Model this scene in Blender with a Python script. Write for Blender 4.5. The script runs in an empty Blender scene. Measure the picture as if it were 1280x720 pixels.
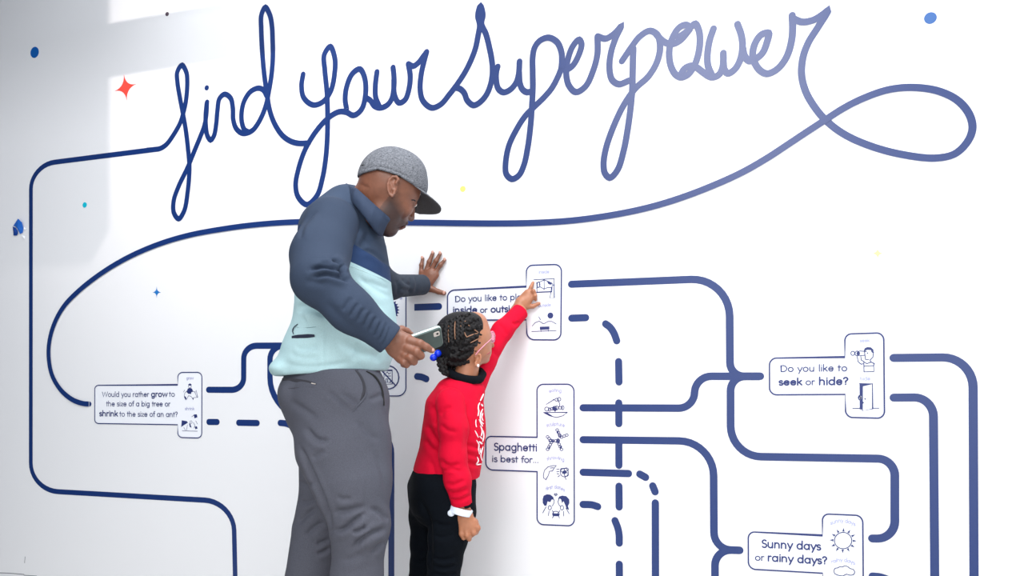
import bpy, math, random
import numpy as np
from mathutils import Vector

# ------------------------------------------------------------------ camera, world, lights, exposure
scene = bpy.context.scene
COL = scene.collection
F = 1092.0            # focal length in pixels of a 1280 wide frame
HOR = 480.0           # row of the horizon
EYE = 0.975           # camera height
TH = math.radians(20) # how far the wall turns from the picture plane
D0 = 3.3              # distance to the wall straight ahead

cam_d = bpy.data.cameras.new('camera')
cam_d.sensor_width = 36.0
cam_d.lens = F / 1280 * 36
cam_d.shift_y = (HOR - 360) / 1280
cam_d.clip_start = 0.05
cam = bpy.data.objects.new('camera', cam_d)
cam.location = (0, 0, EYE)
cam.rotation_euler = (math.radians(90), 0, 0)
COL.objects.link(cam)
scene.camera = cam

world = bpy.data.worlds.new('world')
scene.world = world
world.use_nodes = True
world.node_tree.nodes['Background'].inputs[0].default_value = (0.86, 0.93, 1.0, 1)
world.node_tree.nodes['Background'].inputs[1].default_value = 0.46

def area(name, loc, target, size, size_y, power, color=(1, 1, 1), spread=180):
    d = bpy.data.lights.new(name, 'AREA')
    d.shape = 'RECTANGLE'
    d.size, d.size_y, d.energy, d.color = size, size_y, power, color
    d.spread = math.radians(spread)
    o = bpy.data.objects.new(name, d)
    o.location = loc
    o.rotation_euler = (Vector(target) - Vector(loc)).to_track_quat('-Z', 'Y').to_euler()
    COL.objects.link(o)
    return o

area('soft_ceiling_light', (0.6, 1.7, 4.2), (0.45, 2.9, 0.5), 3.4, 2.2, 88, (0.985, 0.99, 1.0), 140)
area('front_fill_light', (0.2, -1.6, 1.6), (0.2, 3.0, 0.7), 5.5, 3.0, 46, (1.0, 0.985, 0.965), 120)  # added fill, brightens the lower wall and the wall behind the figures
area('key_window_light', (-1.1, -0.6, 3.6), (0.5, 3.0, 1.8), 1.5, 1.0, 72, (1.0, 0.985, 0.985))
sp = bpy.data.lights.new('added_patch_spot', 'SPOT')  # added spot standing in for warm window light on the upper left wall
sp.energy, sp.color = 420, (1.0, 0.9, 0.84)
sp.spot_size, sp.spot_blend, sp.shadow_soft_size = math.radians(36), 1.0, 0.035
spo = bpy.data.objects.new('added_patch_spot', sp)
spo.location = (-0.9, 0.3, 4.6)
spo.rotation_euler = (Vector((-1.15, 3.8, 2.62)) - spo.location).to_track_quat('-Z', 'Y').to_euler()
COL.objects.link(spo)

scene.view_settings.view_transform = 'Standard'
scene.view_settings.look = 'None'
scene.view_settings.gamma = 1.0
scene.view_settings.exposure = 0.16
scene.view_settings.use_curve_mapping = False

# ------------------------------------------------------------------ helpers
def lin(c):
    o = []
    for v in c[:3]:
        v = v / 255.0
        o.append(v / 12.92 if v <= 0.04045 else ((v + 0.055) / 1.055) ** 2.4)
    return tuple(o) + (1.0,)
def mat(name, rgb, rough=0.6, noise=0.0, scale=200.0, bump=0.0, bscale=None, spec=0.5, sheen=0.0,
        rgb2=None, metallic=0.0, seam=None, sss=0.0, stretch=None):
    m = bpy.data.materials.new(name)
    m.use_nodes = True
    nt = m.node_tree
    b = nt.nodes['Principled BSDF']
    b.inputs['Roughness'].default_value = rough
    b.inputs['Specular IOR Level'].default_value = spec
    b.inputs['Metallic'].default_value = metallic
    if sheen:
        b.inputs['Sheen Weight'].default_value = sheen
    if sss:
        b.inputs['Subsurface Weight'].default_value = sss
        b.inputs['Subsurface Scale'].default_value = 0.01
        b.inputs['Subsurface Radius'].default_value = (1.0, 0.4, 0.25)
    base = lin(rgb)
    b.inputs['Base Color'].default_value = base
    out = None
    tc = nt.nodes.new('ShaderNodeTexCoord')
    src = tc.outputs['Object']
    if stretch:
        mp = nt.nodes.new('ShaderNodeMapping')
        mp.inputs['Scale'].default_value = stretch
        nt.links.new(src, mp.inputs[0]); src = mp.outputs[0]
    if seam:                                   # list of (attribute, rgb): colour where attribute > 0
        rgbn = nt.nodes.new('ShaderNodeRGB'); rgbn.outputs[0].default_value = base
        out = rgbn.outputs[0]
        for att, c in seam:
            a = nt.nodes.new('ShaderNodeAttribute'); a.attribute_name = att
            g = nt.nodes.new('ShaderNodeMapRange'); sf = .016 if att == 'beard' else .0004
            g.inputs['From Min'].default_value = -sf; g.inputs['From Max'].default_value = sf
            nt.links.new(a.outputs['Fac'], g.inputs['Value'])
            mx = nt.nodes.new('ShaderNodeMix'); mx.data_type = 'RGBA'
            nt.links.new(g.outputs[0], mx.inputs['Factor'])
            nt.links.new(out, mx.inputs['A']); mx.inputs['B'].default_value = lin(c)
            out = mx.outputs['Result']
    if noise:
        n = nt.nodes.new('ShaderNodeTexNoise'); n.inputs['Scale'].default_value = scale
        n.inputs['Detail'].default_value = 3
        nt.links.new(src, n.inputs['Vector'])
        mr = nt.nodes.new('ShaderNodeMapRange')
        mr.inputs['From Min'].default_value = 0.3; mr.inputs['From Max'].default_value = 0.7
        if rgb2:
            nt.links.new(n.outputs['Fac'], mr.inputs['Value'])
            mx = nt.nodes.new('ShaderNodeMix'); mx.data_type = 'RGBA'
            nt.links.new(mr.outputs[0], mx.inputs['Factor'])
            mx.inputs['A'].default_value = base; mx.inputs['B'].default_value = lin(rgb2)
            if out: nt.links.new(out, mx.inputs['A'])
            out = mx.outputs['Result']
        else:
            mr.inputs['To Min'].default_value = 1 - noise; mr.inputs['To Max'].default_value = 1 + noise
            nt.links.new(n.outputs['Fac'], mr.inputs['Value'])
            vm = nt.nodes.new('ShaderNodeVectorMath'); vm.operation = 'SCALE'
            if out: nt.links.new(out, vm.inputs[0])
            else: vm.inputs[0].default_value = base[:3]
            nt.links.new(mr.outputs[0], vm.inputs['Scale'])
            out = vm.outputs[0]
    if out: nt.links.new(out, b.inputs['Base Color'])
    if bump:
        n2 = nt.nodes.new('ShaderNodeTexNoise'); n2.inputs['Scale'].default_value = bscale or scale
        nt.links.new(src, n2.inputs['Vector'])
        bp = nt.nodes.new('ShaderNodeBump'); bp.inputs['Strength'].default_value = bump
        bp.inputs['Distance'].default_value = 0.002
        nt.links.new(n2.outputs['Fac'], bp.inputs['Height'])
        nt.links.new(bp.outputs[0], b.inputs['Normal'])
    return m

def P(px, py, Y):
    return np.array([(px - 640) / F * Y, Y, EYE + (HOR - py) / F * Y])

CT, ST = math.cos(TH), math.sin(TH)
WN = np.array([-ST, -CT, 0.0])           # wall normal, towards the room
WU = np.array([CT, -ST, 0.0])            # along the wall
WO = np.array([0, D0, 0.0])
def wall_uz(px, py):
    X = (px - 640) / F
    Y = D0 / (1 + X * ST / CT)
    return (X * Y / CT, EYE + (HOR - py) / F * Y)
def wall_Y(px):
    return D0 / (1 + (px - 640) / F * ST / CT)
def wpt(u, z, off=0.0):
    return WO + WU * u + np.array([0, 0, z]) + WN * off
def ppm(px):
    return F / wall_Y(px)

def link(name, verts, faces, material, parent=None, smooth=False, edges=()):
    verts = np.asarray(verts, dtype=float)
    c = (verts.min(0) + verts.max(0)) / 2
    base = np.array(parent.location) if parent is not None else np.zeros(3)
    me = bpy.data.meshes.new(name)
    me.from_pydata((verts - c).tolist(), list(edges), faces)
    if material is not None: me.materials.append(material)
    if smooth: me.shade_smooth()
    o = bpy.data.objects.new(name, me)
    o.location = Vector(c - base)
    # grandparents: parent.location is relative, keep absolute positions in a property of python only
    if parent is not None:
        o.parent = parent
        o.location = Vector(c - ABS[parent.name])
    ABS[o.name] = c
    COL.objects.link(o)
    return o
ABS = {}

def empty(name, loc):
    o = bpy.data.objects.new(name, None)
    o.location = Vector(loc)
    o.empty_display_size = 0.1
    COL.objects.link(o)
    ABS[o.name] = np.array(loc, dtype=float)
    return o

def tag(o, label=None, cat=None, group=None, kind=None):
    if label: o['label'] = label
    if cat: o['category'] = cat
    if group: o['group'] = group
    if kind: o['kind'] = kind
    return o

def box_vf(c, d):
    x, y, z = c; a, b, e = [v / 2 for v in d]
    v = [(x + i * a, y + j * b, z + k * e) for i in (-1, 1) for j in (-1, 1) for k in (-1, 1)]
    f = [(0, 1, 3, 2), (4, 6, 7, 5), (0, 4, 5, 1), (2, 3, 7, 6), (0, 2, 6, 4), (1, 5, 7, 3)]
    return v, f

# ---- flat vinyl graphics on the wall
def catmull(pts, step=2.0):
    p = [np.array(q[:2], float) for q in pts]
    if len(p) == 2: return p
    q = [2 * p[0] - p[1]] + p + [2 * p[-1] - p[-2]]
    out = []
    for i in range(1, len(q) - 2):
        n = max(2, int(np.linalg.norm(q[i + 1] - q[i]) / step))
        a = 0.5
        t0 = 0; t1 = t0 + np.linalg.norm(q[i] - q[i - 1]) ** a + 1e-6
        t2 = t1 + np.linalg.norm(q[i + 1] - q[i]) ** a + 1e-6
        t3 = t2 + np.linalg.norm(q[i + 2] - q[i + 1]) ** a + 1e-6
        for j in range(n):
            t = t1 + (t2 - t1) * j / n
            A1 = (t1 - t) / (t1 - t0) * q[i - 1] + (t - t0) / (t1 - t0) * q[i]
            A2 = (t2 - t) / (t2 - t1) * q[i] + (t - t1) / (t2 - t1) * q[i + 1]
            A3 = (t3 - t) / (t3 - t2) * q[i + 1] + (t - t2) / (t3 - t2) * q[i + 2]
            B1 = (t2 - t) / (t2 - t0) * A1 + (t - t0) / (t2 - t0) * A2
            B2 = (t3 - t) / (t3 - t1) * A2 + (t - t1) / (t3 - t1) * A3
            out.append((t2 - t) / (t2 - t1) * B1 + (t - t1) / (t2 - t1) * B2)
    out.append(p[-1])
    return out

def rp(pts, closed=False, n=10):
    """polyline with rounded corners; points (x, y[, r])"""
    out = []; N = len(pts)
    for i, q in enumerate(pts):
        p = np.array(q[:2], float); r = q[2] if len(q) > 2 else 0
        if r == 0 or (not closed and i in (0, N - 1)):
            out.append(p); continue
        a = np.array(pts[(i - 1) % N][:2], float); b = np.array(pts[(i + 1) % N][:2], float)
        da = (a - p) / np.linalg.norm(a - p); db = (b - p) / np.linalg.norm(b - p)
        s, e = p + da * r, p + db * r; k = 0.552
        c1, c2 = s - da * r * k, e - db * r * k
        for j in range(n + 1):
            t = j / n
            out.append((1 - t) ** 3 * s + 3 * (1 - t) ** 2 * t * c1 + 3 * (1 - t) * t * t * c2 + t ** 3 * e)
    return out

def to_uz(path): return [np.array(wall_uz(*p)) for p in path]

def ribbon(path, w, off, V, Fc, closed=False, cap0=True, cap1=True):
    """path in pixels, w in metres"""
    q = to_uz(path)
    r = [q[0]]
    for p in q[1:]:
        if np.linalg.norm(p - r[-1]) > 1e-4: r.append(p)
    q = r; n = len(q)
    if n < 2: return
    L, R = [], []
    for i in range(n):
        if closed: a, b = q[i - 1], q[(i + 1) % n]
        else: a, b = q[max(i - 1, 0)], q[min(i + 1, n - 1)]
        d = b - a; d = d / (np.linalg.norm(d) + 1e-9)
        nn = np.array([-d[1], d[0]])
        # miter
        if 0 < i < n - 1 or closed:
            e = q[(i + 1) % n] - q[i]; e /= (np.linalg.norm(e) + 1e-9)
            m = max(0.6, abs(np.dot(nn, np.array([-e[1], e[0]]))))
        else: m = 1
        L.append(q[i] + nn * w / 2 / m); R.append(q[i] - nn * w / 2 / m)
    poly = None
    def add(p2, i=0): V.append(wpt(p2[0], p2[1], off + 5e-6 * i)); return len(V) - 1
    li = [add(p, i) for i, p in enumerate(L)]; ri = [add(p, i) for i, p in enumerate(R)]
    cnt = n if closed else n - 1
    for i in range(cnt):
        j = (i + 1) % n
        Fc.append((li[i], li[j], ri[j], ri[i]))
    if not closed:
        for end, c, o_ in ((0, q[0], q[1]), (1, q[-1], q[-2])):
            if not (cap0, cap1)[end]: continue
            d = c - o_; ang = math.atan2(d[1], d[0])
            arc = [add(c + w / 2 * np.array([math.cos(ang + t), math.sin(ang + t)]))
                   for t in np.linspace(-math.pi / 2, math.pi / 2, 9)]
            Fc.append(tuple(arc))

def strokes(name, paths, w, material, parent=None, off=0.0008, ends=None):
    V, Fc = [], []
    for i, p in enumerate(paths):
        c0, c1 = ends[i] if ends else (True, True)
        ribbon(p, w, off + 4e-5 * i, V, Fc, cap0=c0, cap1=c1)
    # make the winding face the room
    Fn = []
    for f in Fc:
        a, b, c = V[f[0]], V[f[1]], V[f[2]]
        nrm = np.cross(b - a, c - a)
        Fn.append(f if np.dot(nrm, WN) > 0 else f[::-1])
    # a thin skirt closes the vinyl against the wall
    o = link(name, V, Fn, material, parent)
    return o

def blob(name, outline_px, material, parent=None, off=0.0008, thick=0.0006):
    q = to_uz(outline_px); n = len(q)
    top = [wpt(p[0], p[1], off) for p in q]; bot = [wpt(p[0], p[1], off - thick) for p in q]
    f = tuple(range(n))
    nrm = sum(np.cross(top[i] - top[0], top[(i + 1) % n] - top[0]) for i in range(1, n - 1))
    if np.dot(nrm, WN) < 0: f = f[::-1]
    fs = [f] + [(i, (i + 1) % n, n + (i + 1) % n, n + i) for i in range(n)]
    return link(name, top + bot, fs, material, parent)

def disc_px(cx, cy, r_m, n=28):
    """outline (in pixels) of a true circle on the wall"""
    u0, z0 = wall_uz(cx, cy); out = []
    for k in range(n):
        a = 2 * math.pi * k / n
        p = wpt(u0 + r_m * math.cos(a), z0 + r_m * math.sin(a))
        out.append((640 + p[0] / p[1] * F, HOR - (p[2] - EYE) / p[1] * F))
    return out

# ---- a single-line geometric alphabet for the panel texts
def A(cx, cy, rx, ry, a0, a1, n=14):
    return [(cx + rx * math.cos(math.radians(a0 + (a1 - a0) * i / n)),
             cy + ry * math.sin(math.radians(a0 + (a1 - a0) * i / n))) for i in range(n + 1)]
GL = {
 'a': (.60, [A(.25, .24, .21, .24, 0, 360), [(.46, .48), (.46, 0)]]),
 'b': (.60, [[(.05, .76), (.05, 0)], A(.27, .24, .21, .24, 0, 360)]),
 'c': (.50, [A(.26, .24, .22, .24, 50, 310)]),
 'd': (.60, [A(.25, .24, .21, .24, 0, 360), [(.46, .76), (.46, 0)]]),
 'e': (.56, [[(.04, .25), (.46, .25)] + A(.25, .24, .21, .24, 3, 320)]),
 'f': (.32, [A(.25, .62, .13, .13, 70, 180) + [(.12, .5), (.12, 0)], [(.01, .46), (.27, .46)]]),
 'g': (.60, [A(.25, .24, .21, .24, 0, 360), [(.46, .48), (.46, -.05)] + A(.26, -.05, .20, .17, 0, -140)]),
 'h': (.56, [[(.05, .76), (.05, 0)], A(.23, .28, .18, .20, 180, 0) + [(.41, 0)]]),
 'i': (.20, [[(.07, .48), (.07, 0)], [(.07, .66), (.07, .675)]]),
 'k': (.48, [[(.05, .76), (.05, 0)], [(.36, .48), (.06, .20)], [(.15, .28), (.39, 0)]]),
 'l': (.20, [[(.07, .76), (.07, 0)]]),
 'm': (.84, [[(.05, .48), (.05, 0)], A(.21, .30, .16, .18, 180, 0) + [(.37, 0)], A(.53, .30, .16, .18, 180, 0) + [(.69, 0)]]),
 'n': (.56, [[(.05, .48), (.05, 0)], A(.23, .28, .18, .20, 180, 0) + [(.41, 0)]]),
 'o': (.58, [A(.26, .24, .22, .24, 0, 360)]),
 'p': (.60, [[(.05, .48), (.05, -.24)], A(.27, .24, .21, .24, 0, 360)]),
 'r': (.36, [[(.05, .48), (.05, 0)], A(.21, .28, .16, .20, 180, 65)]),
 's': (.42, [A(.19, .365, .14, .115, 35, 270, 10) + A(.19, .125, .15, .125, 90, -145, 10)]),
 't': (.34, [[(.13, .66), (.13, 0)], [(.01, .46), (.28, .46)]]),
 'u': (.56, [[(.05, .48), (.05, .20)] + A(.23, .20, .18, .20, 180, 360), [(.41, .48), (.41, 0)]]),
 'w': (.72, [[(.02, .48), (.18, 0), (.34, .46), (.50, 0), (.66, .48)]]),
 'y': (.48, [[(.02, .48), (.22, .02)], [(.43, .48), (.12, -.24)]]),
 'z': (.44, [[(.04, .46), (.37, .46), (.04, .02), (.38, .02)]]),
 'W': (.98, [[(.02, .70), (.23, 0), (.46, .68), (.69, 0), (.90, .70)]]),
 'D': (.68, [[(.07, 0), (.07, .70)] + A(.22, .35, .36, .35, 90, -90) + [(.07, 0)]]),
 'S': (.52, [A(.25, .53, .17, .17, 40, 270, 12) + A(.24, .18, .19, .18, 90, -145, 12)]),
 '?': (.44, [A(.19, .55, .16, .16, 165, -60, 12) + [(.19, .33), (.19, .22)], [(.19, .02), (.19, .035)]]),
 '.': (.22, [[(.07, .02), (.07, .035)]]),
 ' ': (.30, []),
}
def text_px(s, p0, p1, cap, sag=0.0, track=0.0):
    """paths of a string between baseline pixels p0 and p1, capital height cap pixels"""
    tot = sum(GL[c][0] + track for c in s) - track - .10
    x0, y0 = p0; x1, y1 = p1
    k = (x1 - x0) / tot; hs = cap / .70
    out = []; x = 0
    for c in s:
        adv, st = GL[c]
        mid = (x + adv / 2) / tot
        for p in st:
            out.append([(x0 + (x + a) * k,
                         y0 + (y1 - y0) * ((x + a) / tot) - b * hs - sag * (1 - (2 * mid - 1) ** 2)) for a, b in p])
        x += adv + track
    return out

# ------------------------------------------------------------------ the setting
M = {}
M['wall'] = mat('wall_paint', (238, 240, 244), rough=0.55, bump=0.04, bscale=260, spec=0.35)
M['vinyl'] = mat('navy_vinyl', (9, 46, 110), rough=0.36, noise=0.06, scale=350, spec=0.64)
M['ink'] = mat('navy_ink', (36, 50, 110), rough=0.5)
M['faint_ink'] = mat('faint_ink', (176, 180, 214), rough=0.5)
M['panel'] = mat('panel_white', (243, 247, 255), rough=0.45, spec=0.4)
M['floor'] = mat('floor_concrete', (196, 192, 186), rough=0.5, noise=0.08, scale=6, bump=0.05, bscale=60)
M['side'] = mat('side_blocker_dark', (62, 70, 84), rough=.8)  # dark so the added side wall bounces little light
M['base'] = mat('baseboard_grey', (120, 124, 132), rough=0.5)

def wall_box(name, u0, u1, z0, z1, front, back, material):
    v = [wpt(u, z, o) for u in (u0, u1) for o in (back, front) for z in (z0, z1)]
    f = [(0, 1, 3, 2), (4, 6, 7, 5), (0, 4, 5, 1), (2, 3, 7, 6), (0, 2, 6, 4), (1, 5, 7, 3)]
    return link(name, v, f, material)
wall = tag(wall_box('wall_back', -5.5, 4.2, 0, 4.6, 0.0, -0.14, M['wall']), kind='structure')
tag(wall_box('floor', -5.5, 4.2, -0.1, 0.0, 6.0, -0.14, M['floor']), kind='structure')
tag(wall_box('baseboard_back', -5.5, 4.2, 0, 0.045, 0.012, 0.0, M['base']), kind='structure')
# unseen bar added to cast the soft grey band on the upper left wall
tag(wall_box('light_blocker_1', -4.6, 3.6, 2.795, 2.955, 0.60, 0.54, M['base']), kind='structure')
tag(wall_box('wall_left_blocker', -3.05, -2.93, 0, 4.6, 3.4, -0.14, M['side']), kind='structure')  # unseen wall added to keep light off the left end
# unseen panel added above left, whose edge cuts off the spot's light
tag(wall_box('light_blocker_2', -3.6, -1.163, 2.75, 4.6, 1.25, 1.15, M['wall']), kind='structure')
# scuffs near the floor
for pts, w in (([(31.5, 696), (30.8, 703.5)], .003), ([(0, 716), (14, 716.6), (30, 718)], .0035), ([(30, 719), (46, 720)], .003)):
    strokes('scuff_mark', [pts], w, M['base'], wall, off=0.0004)

# ------------------------------------------------------------------ the giant script
W1 = 0.0235
tail_left = rp([(294.5, 740), (292, 627.2, 36), (38.6, 612.6, 34), (38.8, 206.5, 30), (190, 187.3)])
find_f = catmull([(184, 187.8), (193, 186.9), (200, 185.8), (207.5, 181.2), (215, 171.7), (225, 154.5), (229.2, 141.7), (232.5, 126.7),
    (234.3, 103), (233, 90), (227.6, 81.6), (221.8, 90), (222, 103), (225, 121.7), (228.8, 141.7), (232.5, 163), (235.3, 186.7),
    (237, 210), (234.8, 240), (230.3, 264), (223.5, 273.6), (217.6, 266), (217.4, 251), (223.5, 233), (235, 209), (244, 187),
    (250, 172.5), (255.5, 158), (258, 145), (259, 127.8)])
find_in = catmull([(258.6, 128.5), (257.3, 142), (257.4, 156.7), (259.5, 170), (263.5, 175.2), (267.5, 170), (270.3, 156), (272, 138),
    (274.5, 123.3), (281, 117.8), (288.3, 122.5), (291.2, 135), (291.8, 150), (296, 161.5), (304, 166.9), (315, 163.6), (323.3, 153.3),
    (331.7, 134.5), (336.7, 112), (340, 90), (341.3, 70), (341, 50), (340.3, 34), (337.6, 19), (331.8, 9.3), (327, 19), (326.8, 36.5),
    (327.9, 61), (330, 87.5), (333.3, 113), (338.3, 141), (345, 157.5), (353.5, 169.5), (363, 176.3), (373, 179.2), (386, 179)])
find_bowl = catmull([(333.5, 120), (329.5, 112.8), (323.5, 110.2), (314, 114), (305.8, 125.5), (302.2, 140), (302.6, 153.3), (306, 162.5), (311, 165)])
your_y = catmull([(379, 93), (377, 107.5), (380, 122.5), (391.3, 131.2), (403.5, 127.5), (413.6, 113.8), (418.6, 90), (418.6, 72.5),
    (413, 58.3), (405.4, 68.8), (406.2, 87.5), (409, 117.5), (409.7, 150), (409.3, 172), (407.5, 197), (403.2, 223.3), (396.4, 244.5),
    (383.8, 255.8), (373.2, 246.7), (369.8, 232), (373.2, 211.7), (381.8, 186.8), (395.5, 164), (411, 147.2), (424, 139.8), (433, 140.2),
    (442, 144.3), (452, 137), (457.2, 118), (456, 97), (450, 86.4), (440.5, 92.5), (433.3, 110), (431.8, 125), (433.5, 136)])
your_u = catmull([(457, 122), (463, 125.5), (468, 132.5), (475, 135), (484, 131.5), (490, 123), (492.6, 107.5), (492.4, 93), (491.4, 84.5)])
your_u2 = catmull([(471.3, 90), (469.3, 107.5), (469.8, 122), (474, 132.5)])
your_r = catmull([(492.4, 100), (493.3, 119), (498.8, 128.6), (506.3, 125), (511.6, 110), (512.9, 95), (510.6, 80)])
your_r2 = catmull([(510.6, 80), (516.5, 82.8), (523, 78.6), (528.4, 71.6), (533.4, 65)])
sup_s = catmull([(533.4, 65), (530.2, 77), (526.6, 93.2), (525.4, 113), (529, 126.4), (539.7, 134.8), (551, 130.6), (561.6, 118.4),
    (573.6, 102.5), (584, 85.6), (594, 62), (598, 43), (599.8, 31), (597.5, 19), (600.7, 7.8), (603.8, 19), (602, 30), (607.5, 42.5),
    (612, 60), (615, 76), (615.8, 90), (613.6, 105), (608, 118.8), (600, 128), (592, 131.7), (584.2, 125.5), (580.6, 116.5), (575.5, 111.3), (570.5, 109.7)])
sup_s2 = [(600.7, 12), (600.7, 26)]
sup_u = catmull([(622.3, 83.4), (620.6, 90), (620.4, 100), (623, 111), (629.3, 115.5), (637.5, 112.4), (645, 103.8), (648.4, 93), (649.5, 77)])
sup_p = catmull([(649, 90), (650.2, 105), (653.8, 112.6), (659, 115.4), (664, 114.5)])
sup_p2 = catmull([(701.6, 86), (697.5, 96), (690, 110), (680, 121.9), (668, 133.5), (656.7, 145), (645, 163.3), (635.9, 183.3), (632, 206.7),
    (633.2, 218), (640, 223.9), (648.5, 219.5), (655, 206.5), (660, 183.3), (663.7, 153.3), (665.2, 130), (666.2, 110), (666, 90), (666, 72),
    (668.5, 59.5), (675, 51), (686, 47.2), (696.5, 52.8), (701.9, 65), (702.5, 78), (701.6, 86)])
sup_e = catmull([(703, 84), (709, 86.4), (715.5, 82.6), (723, 70), (727, 55), (723.8, 49.7), (716, 58), (709.8, 75), (707.8, 91), (711.3, 107),
    (720, 115.2), (732, 108), (741.5, 88.5), (746.8, 68), (747, 45.5)])
sup_r = catmull([(747, 45.5), (757, 48.4), (768, 42), (776.4, 33.2), (770, 47), (764, 65), (761.9, 85), (765.3, 100), (773.8, 105.3), (786, 101)])
pow_p = catmull([(777.5, 76.4), (790, 58), (800, 45.5), (812.5, 38.6), (822, 44), (825.2, 59), (821.5, 77), (811, 95), (794, 111), (780, 131),
    (767.5, 157), (757.7, 185), (754.6, 205), (756.5, 217), (762.5, 222.2), (772, 212.5), (779.8, 188), (784.5, 163), (788, 138), (790.4, 112),
    (791, 87), (791.8, 61)])
pow_o = catmull([(820.5, 43), (827, 50), (834, 54.2), (842.5, 54.6), (851, 50), (858.5, 41.5), (862.5, 35), (857.5, 31.2), (849.5, 34.2),
    (842, 44.5), (837.6, 57), (836.6, 70), (838.8, 83), (844, 92.5), (851, 96.7), (860, 93.3), (868, 82), (873, 67.5), (875, 51), (873.8, 38.8),
    (869.2, 29.8), (864, 33.5), (859, 39), (848, 47)])
pow_w = catmull([(850.6, 94), (855.5, 86), (863.8, 82.3), (871, 84.6), (879.5, 91), (889.5, 96.6), (898, 94), (902.8, 86), (904.2, 77), (904.2, 66.5)])
pow_w2 = catmull([(891.9, 36), (886.9, 51.3), (884.4, 68), (885, 82), (889.8, 94)])
pow_w3 = catmull([(904.2, 77), (905.5, 87), (910, 91.8), (918.8, 86.3), (925.6, 73.8), (928.2, 57.5), (926.4, 43), (921.9, 30.4)])
pow_e = catmull([(928.4, 60), (930.8, 70), (936.5, 76.3), (944, 74), (953, 66.5), (959, 52), (960.8, 41.4), (952, 43.2), (944.3, 53.3),
    (940.9, 66.7), (943.3, 78.3), (950, 88), (958.8, 92.2), (971.7, 86.3), (983, 71.7), (989, 53.3), (990.8, 36.7), (990.2, 19.4)])
pow_r = catmull([(990.3, 23), (1003, 27.6), (1017, 25), (1027.5, 18.8), (1034.6, 13.8), (1023, 33.3), (1010.5, 53.3), (1003.8, 71.7),
    (1002, 93), (1006.2, 112), (1015, 129), (1031, 149.2), (1055, 167.7), (1090, 183.2), (1130, 193.6), (1170, 197.6), (1194, 192),
    (1210, 176), (1215.5, 160), (1211.5, 143), (1197.5, 126), (1172.5, 113.8), (1140, 109.4), (1110, 112.4), (1080, 122.6), (1055, 135),
    (1030, 151), (1005, 167.3), (985, 180.6), (960, 197), (927.5, 215.6), (890, 232.6), (850, 247.8), (810, 259.7), (765, 269), (715, 275.8),
    (665, 278.8), (620, 279.4), (570, 279), (520, 278.3), (440, 277.4), (370, 277.6), (320, 281), (280, 286.2), (237.5, 294), (200, 305),
    (162.5, 321), (130, 340), (100, 363), (80, 384), (67.5, 408), (62, 432), (62.3, 452), (66.5, 470), (77.5, 488), (92, 499.8), (105, 504.4), (112, 505)])

def upto(path, x): return path
cut = next(i for i, p in enumerate(pow_r) if i > 30 and p[1] > 95)
script = tag(empty('script_lettering', wpt(-0.2, 2.2, 0)),
    'giant handwritten navy script across the top of the wall reading find your Superpower', 'lettering')
strokes('word', [find_f, find_in, find_bowl], W1, M['vinyl'], script)['label'] = 'word find in looping script'
strokes('word', [your_y, your_u, your_u2, your_r, your_r2], W1, M['vinyl'], script, off=.0009)['label'] = 'word your in looping script'
strokes('word', [sup_s, sup_s2, sup_u, sup_p, sup_p2, sup_e, sup_r, pow_p, pow_o, pow_w, pow_w2, pow_w3, pow_e, pow_r[:cut]],
        W1, M['vinyl'], script, off=.001)['label'] = 'word Superpower in looping script'
strokes('flourish', [pow_r[cut - 1:]], W1, M['vinyl'], script, off=.0011)['label'] = 'flourish looping right then sweeping back left'
strokes('tail_line', [tail_left], W1, M['vinyl'], script, off=.0007, ends=[(False, False)])['label'] = 'long line running left and down from letter f'
blob('letter_dot', disc_px(258.5, 109.8, .0115), M['vinyl'], script)

# ------------------------------------------------------------------ flow lines
W2 = 0.0265
def line(label, paths, off, ends=None, w=W2):
    return tag(strokes('path_line', paths, w, M['vinyl'], off=off, ends=ends), label, 'line')
line('solid navy line stepping up from the grow panel and passing behind the man', [
    rp([(260.8, 487.2), (304.6, 487.4, 15), (304.8, 432.2, 16), (376, 432)])], .0006)
line('navy line curving down behind the man and on down between him and the girl', [
    rp([(376, 432.1), (337.6, 432.1, 17), (337.6, 520, 48), (489.3, 533, 34), (489.3, 745)])], .0008, ends=[(True, False)])
line('thick navy line from top of inside or outside panel curving down to seek panel', [
    rp([(714.3, 355.3), (860, 349.4), (911.8, 347.4, 48), (912.6, 470.2, 17), (950.2, 470.3)])], .0006)
line('navy line from first Spaghetti choice stepping up to the seek panel', [
    rp([(728.8, 509.7), (868.2, 510.3, 20), (868.2, 470.3, 21), (948, 470.4)])], .0008)
line('navy line dropping from the seek junction and hooking round above sunny days panel', [
    rp([(949, 470.5), (913.2, 470.5, 18), (913.4, 570.2, 38), (1118.5, 573.6, 21), (1118.5, 673.5, 22), (1090.5, 673)])], .001)
line('navy line from second Spaghetti choice curving down to the sunny days panel', [
    rp([(728.8, 549.6), (891.8, 551.6, 43), (892.6, 686.6, 21), (924.5, 687.8)])], .0006)
line('short navy line rising from the bottom edge to join the sunny days panel', [
    rp([(924, 687.9), (893.6, 687, 20), (894, 745)])], .0008, ends=[(True, False)])
line('rightmost navy line from seek panel turning down to bottom edge', [
    rp([(1117.2, 447.4), (1176, 446.8), (1216.2, 446.4, 38), (1217.6, 745)])], .0006, ends=[(True, False)])
line('navy line from lower side of seek and hide panel turning straight down', [
    rp([(1117.4, 497), (1166.6, 496.6, 24), (1168.6, 745)])], .0008, ends=[(True, False)])
line('stub of navy line at bottom edge right of the sunny days panel', [
    catmull([(1091, 720.5), (1100, 721.5), (1110, 725), (1120, 732)])], .0006)

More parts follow.
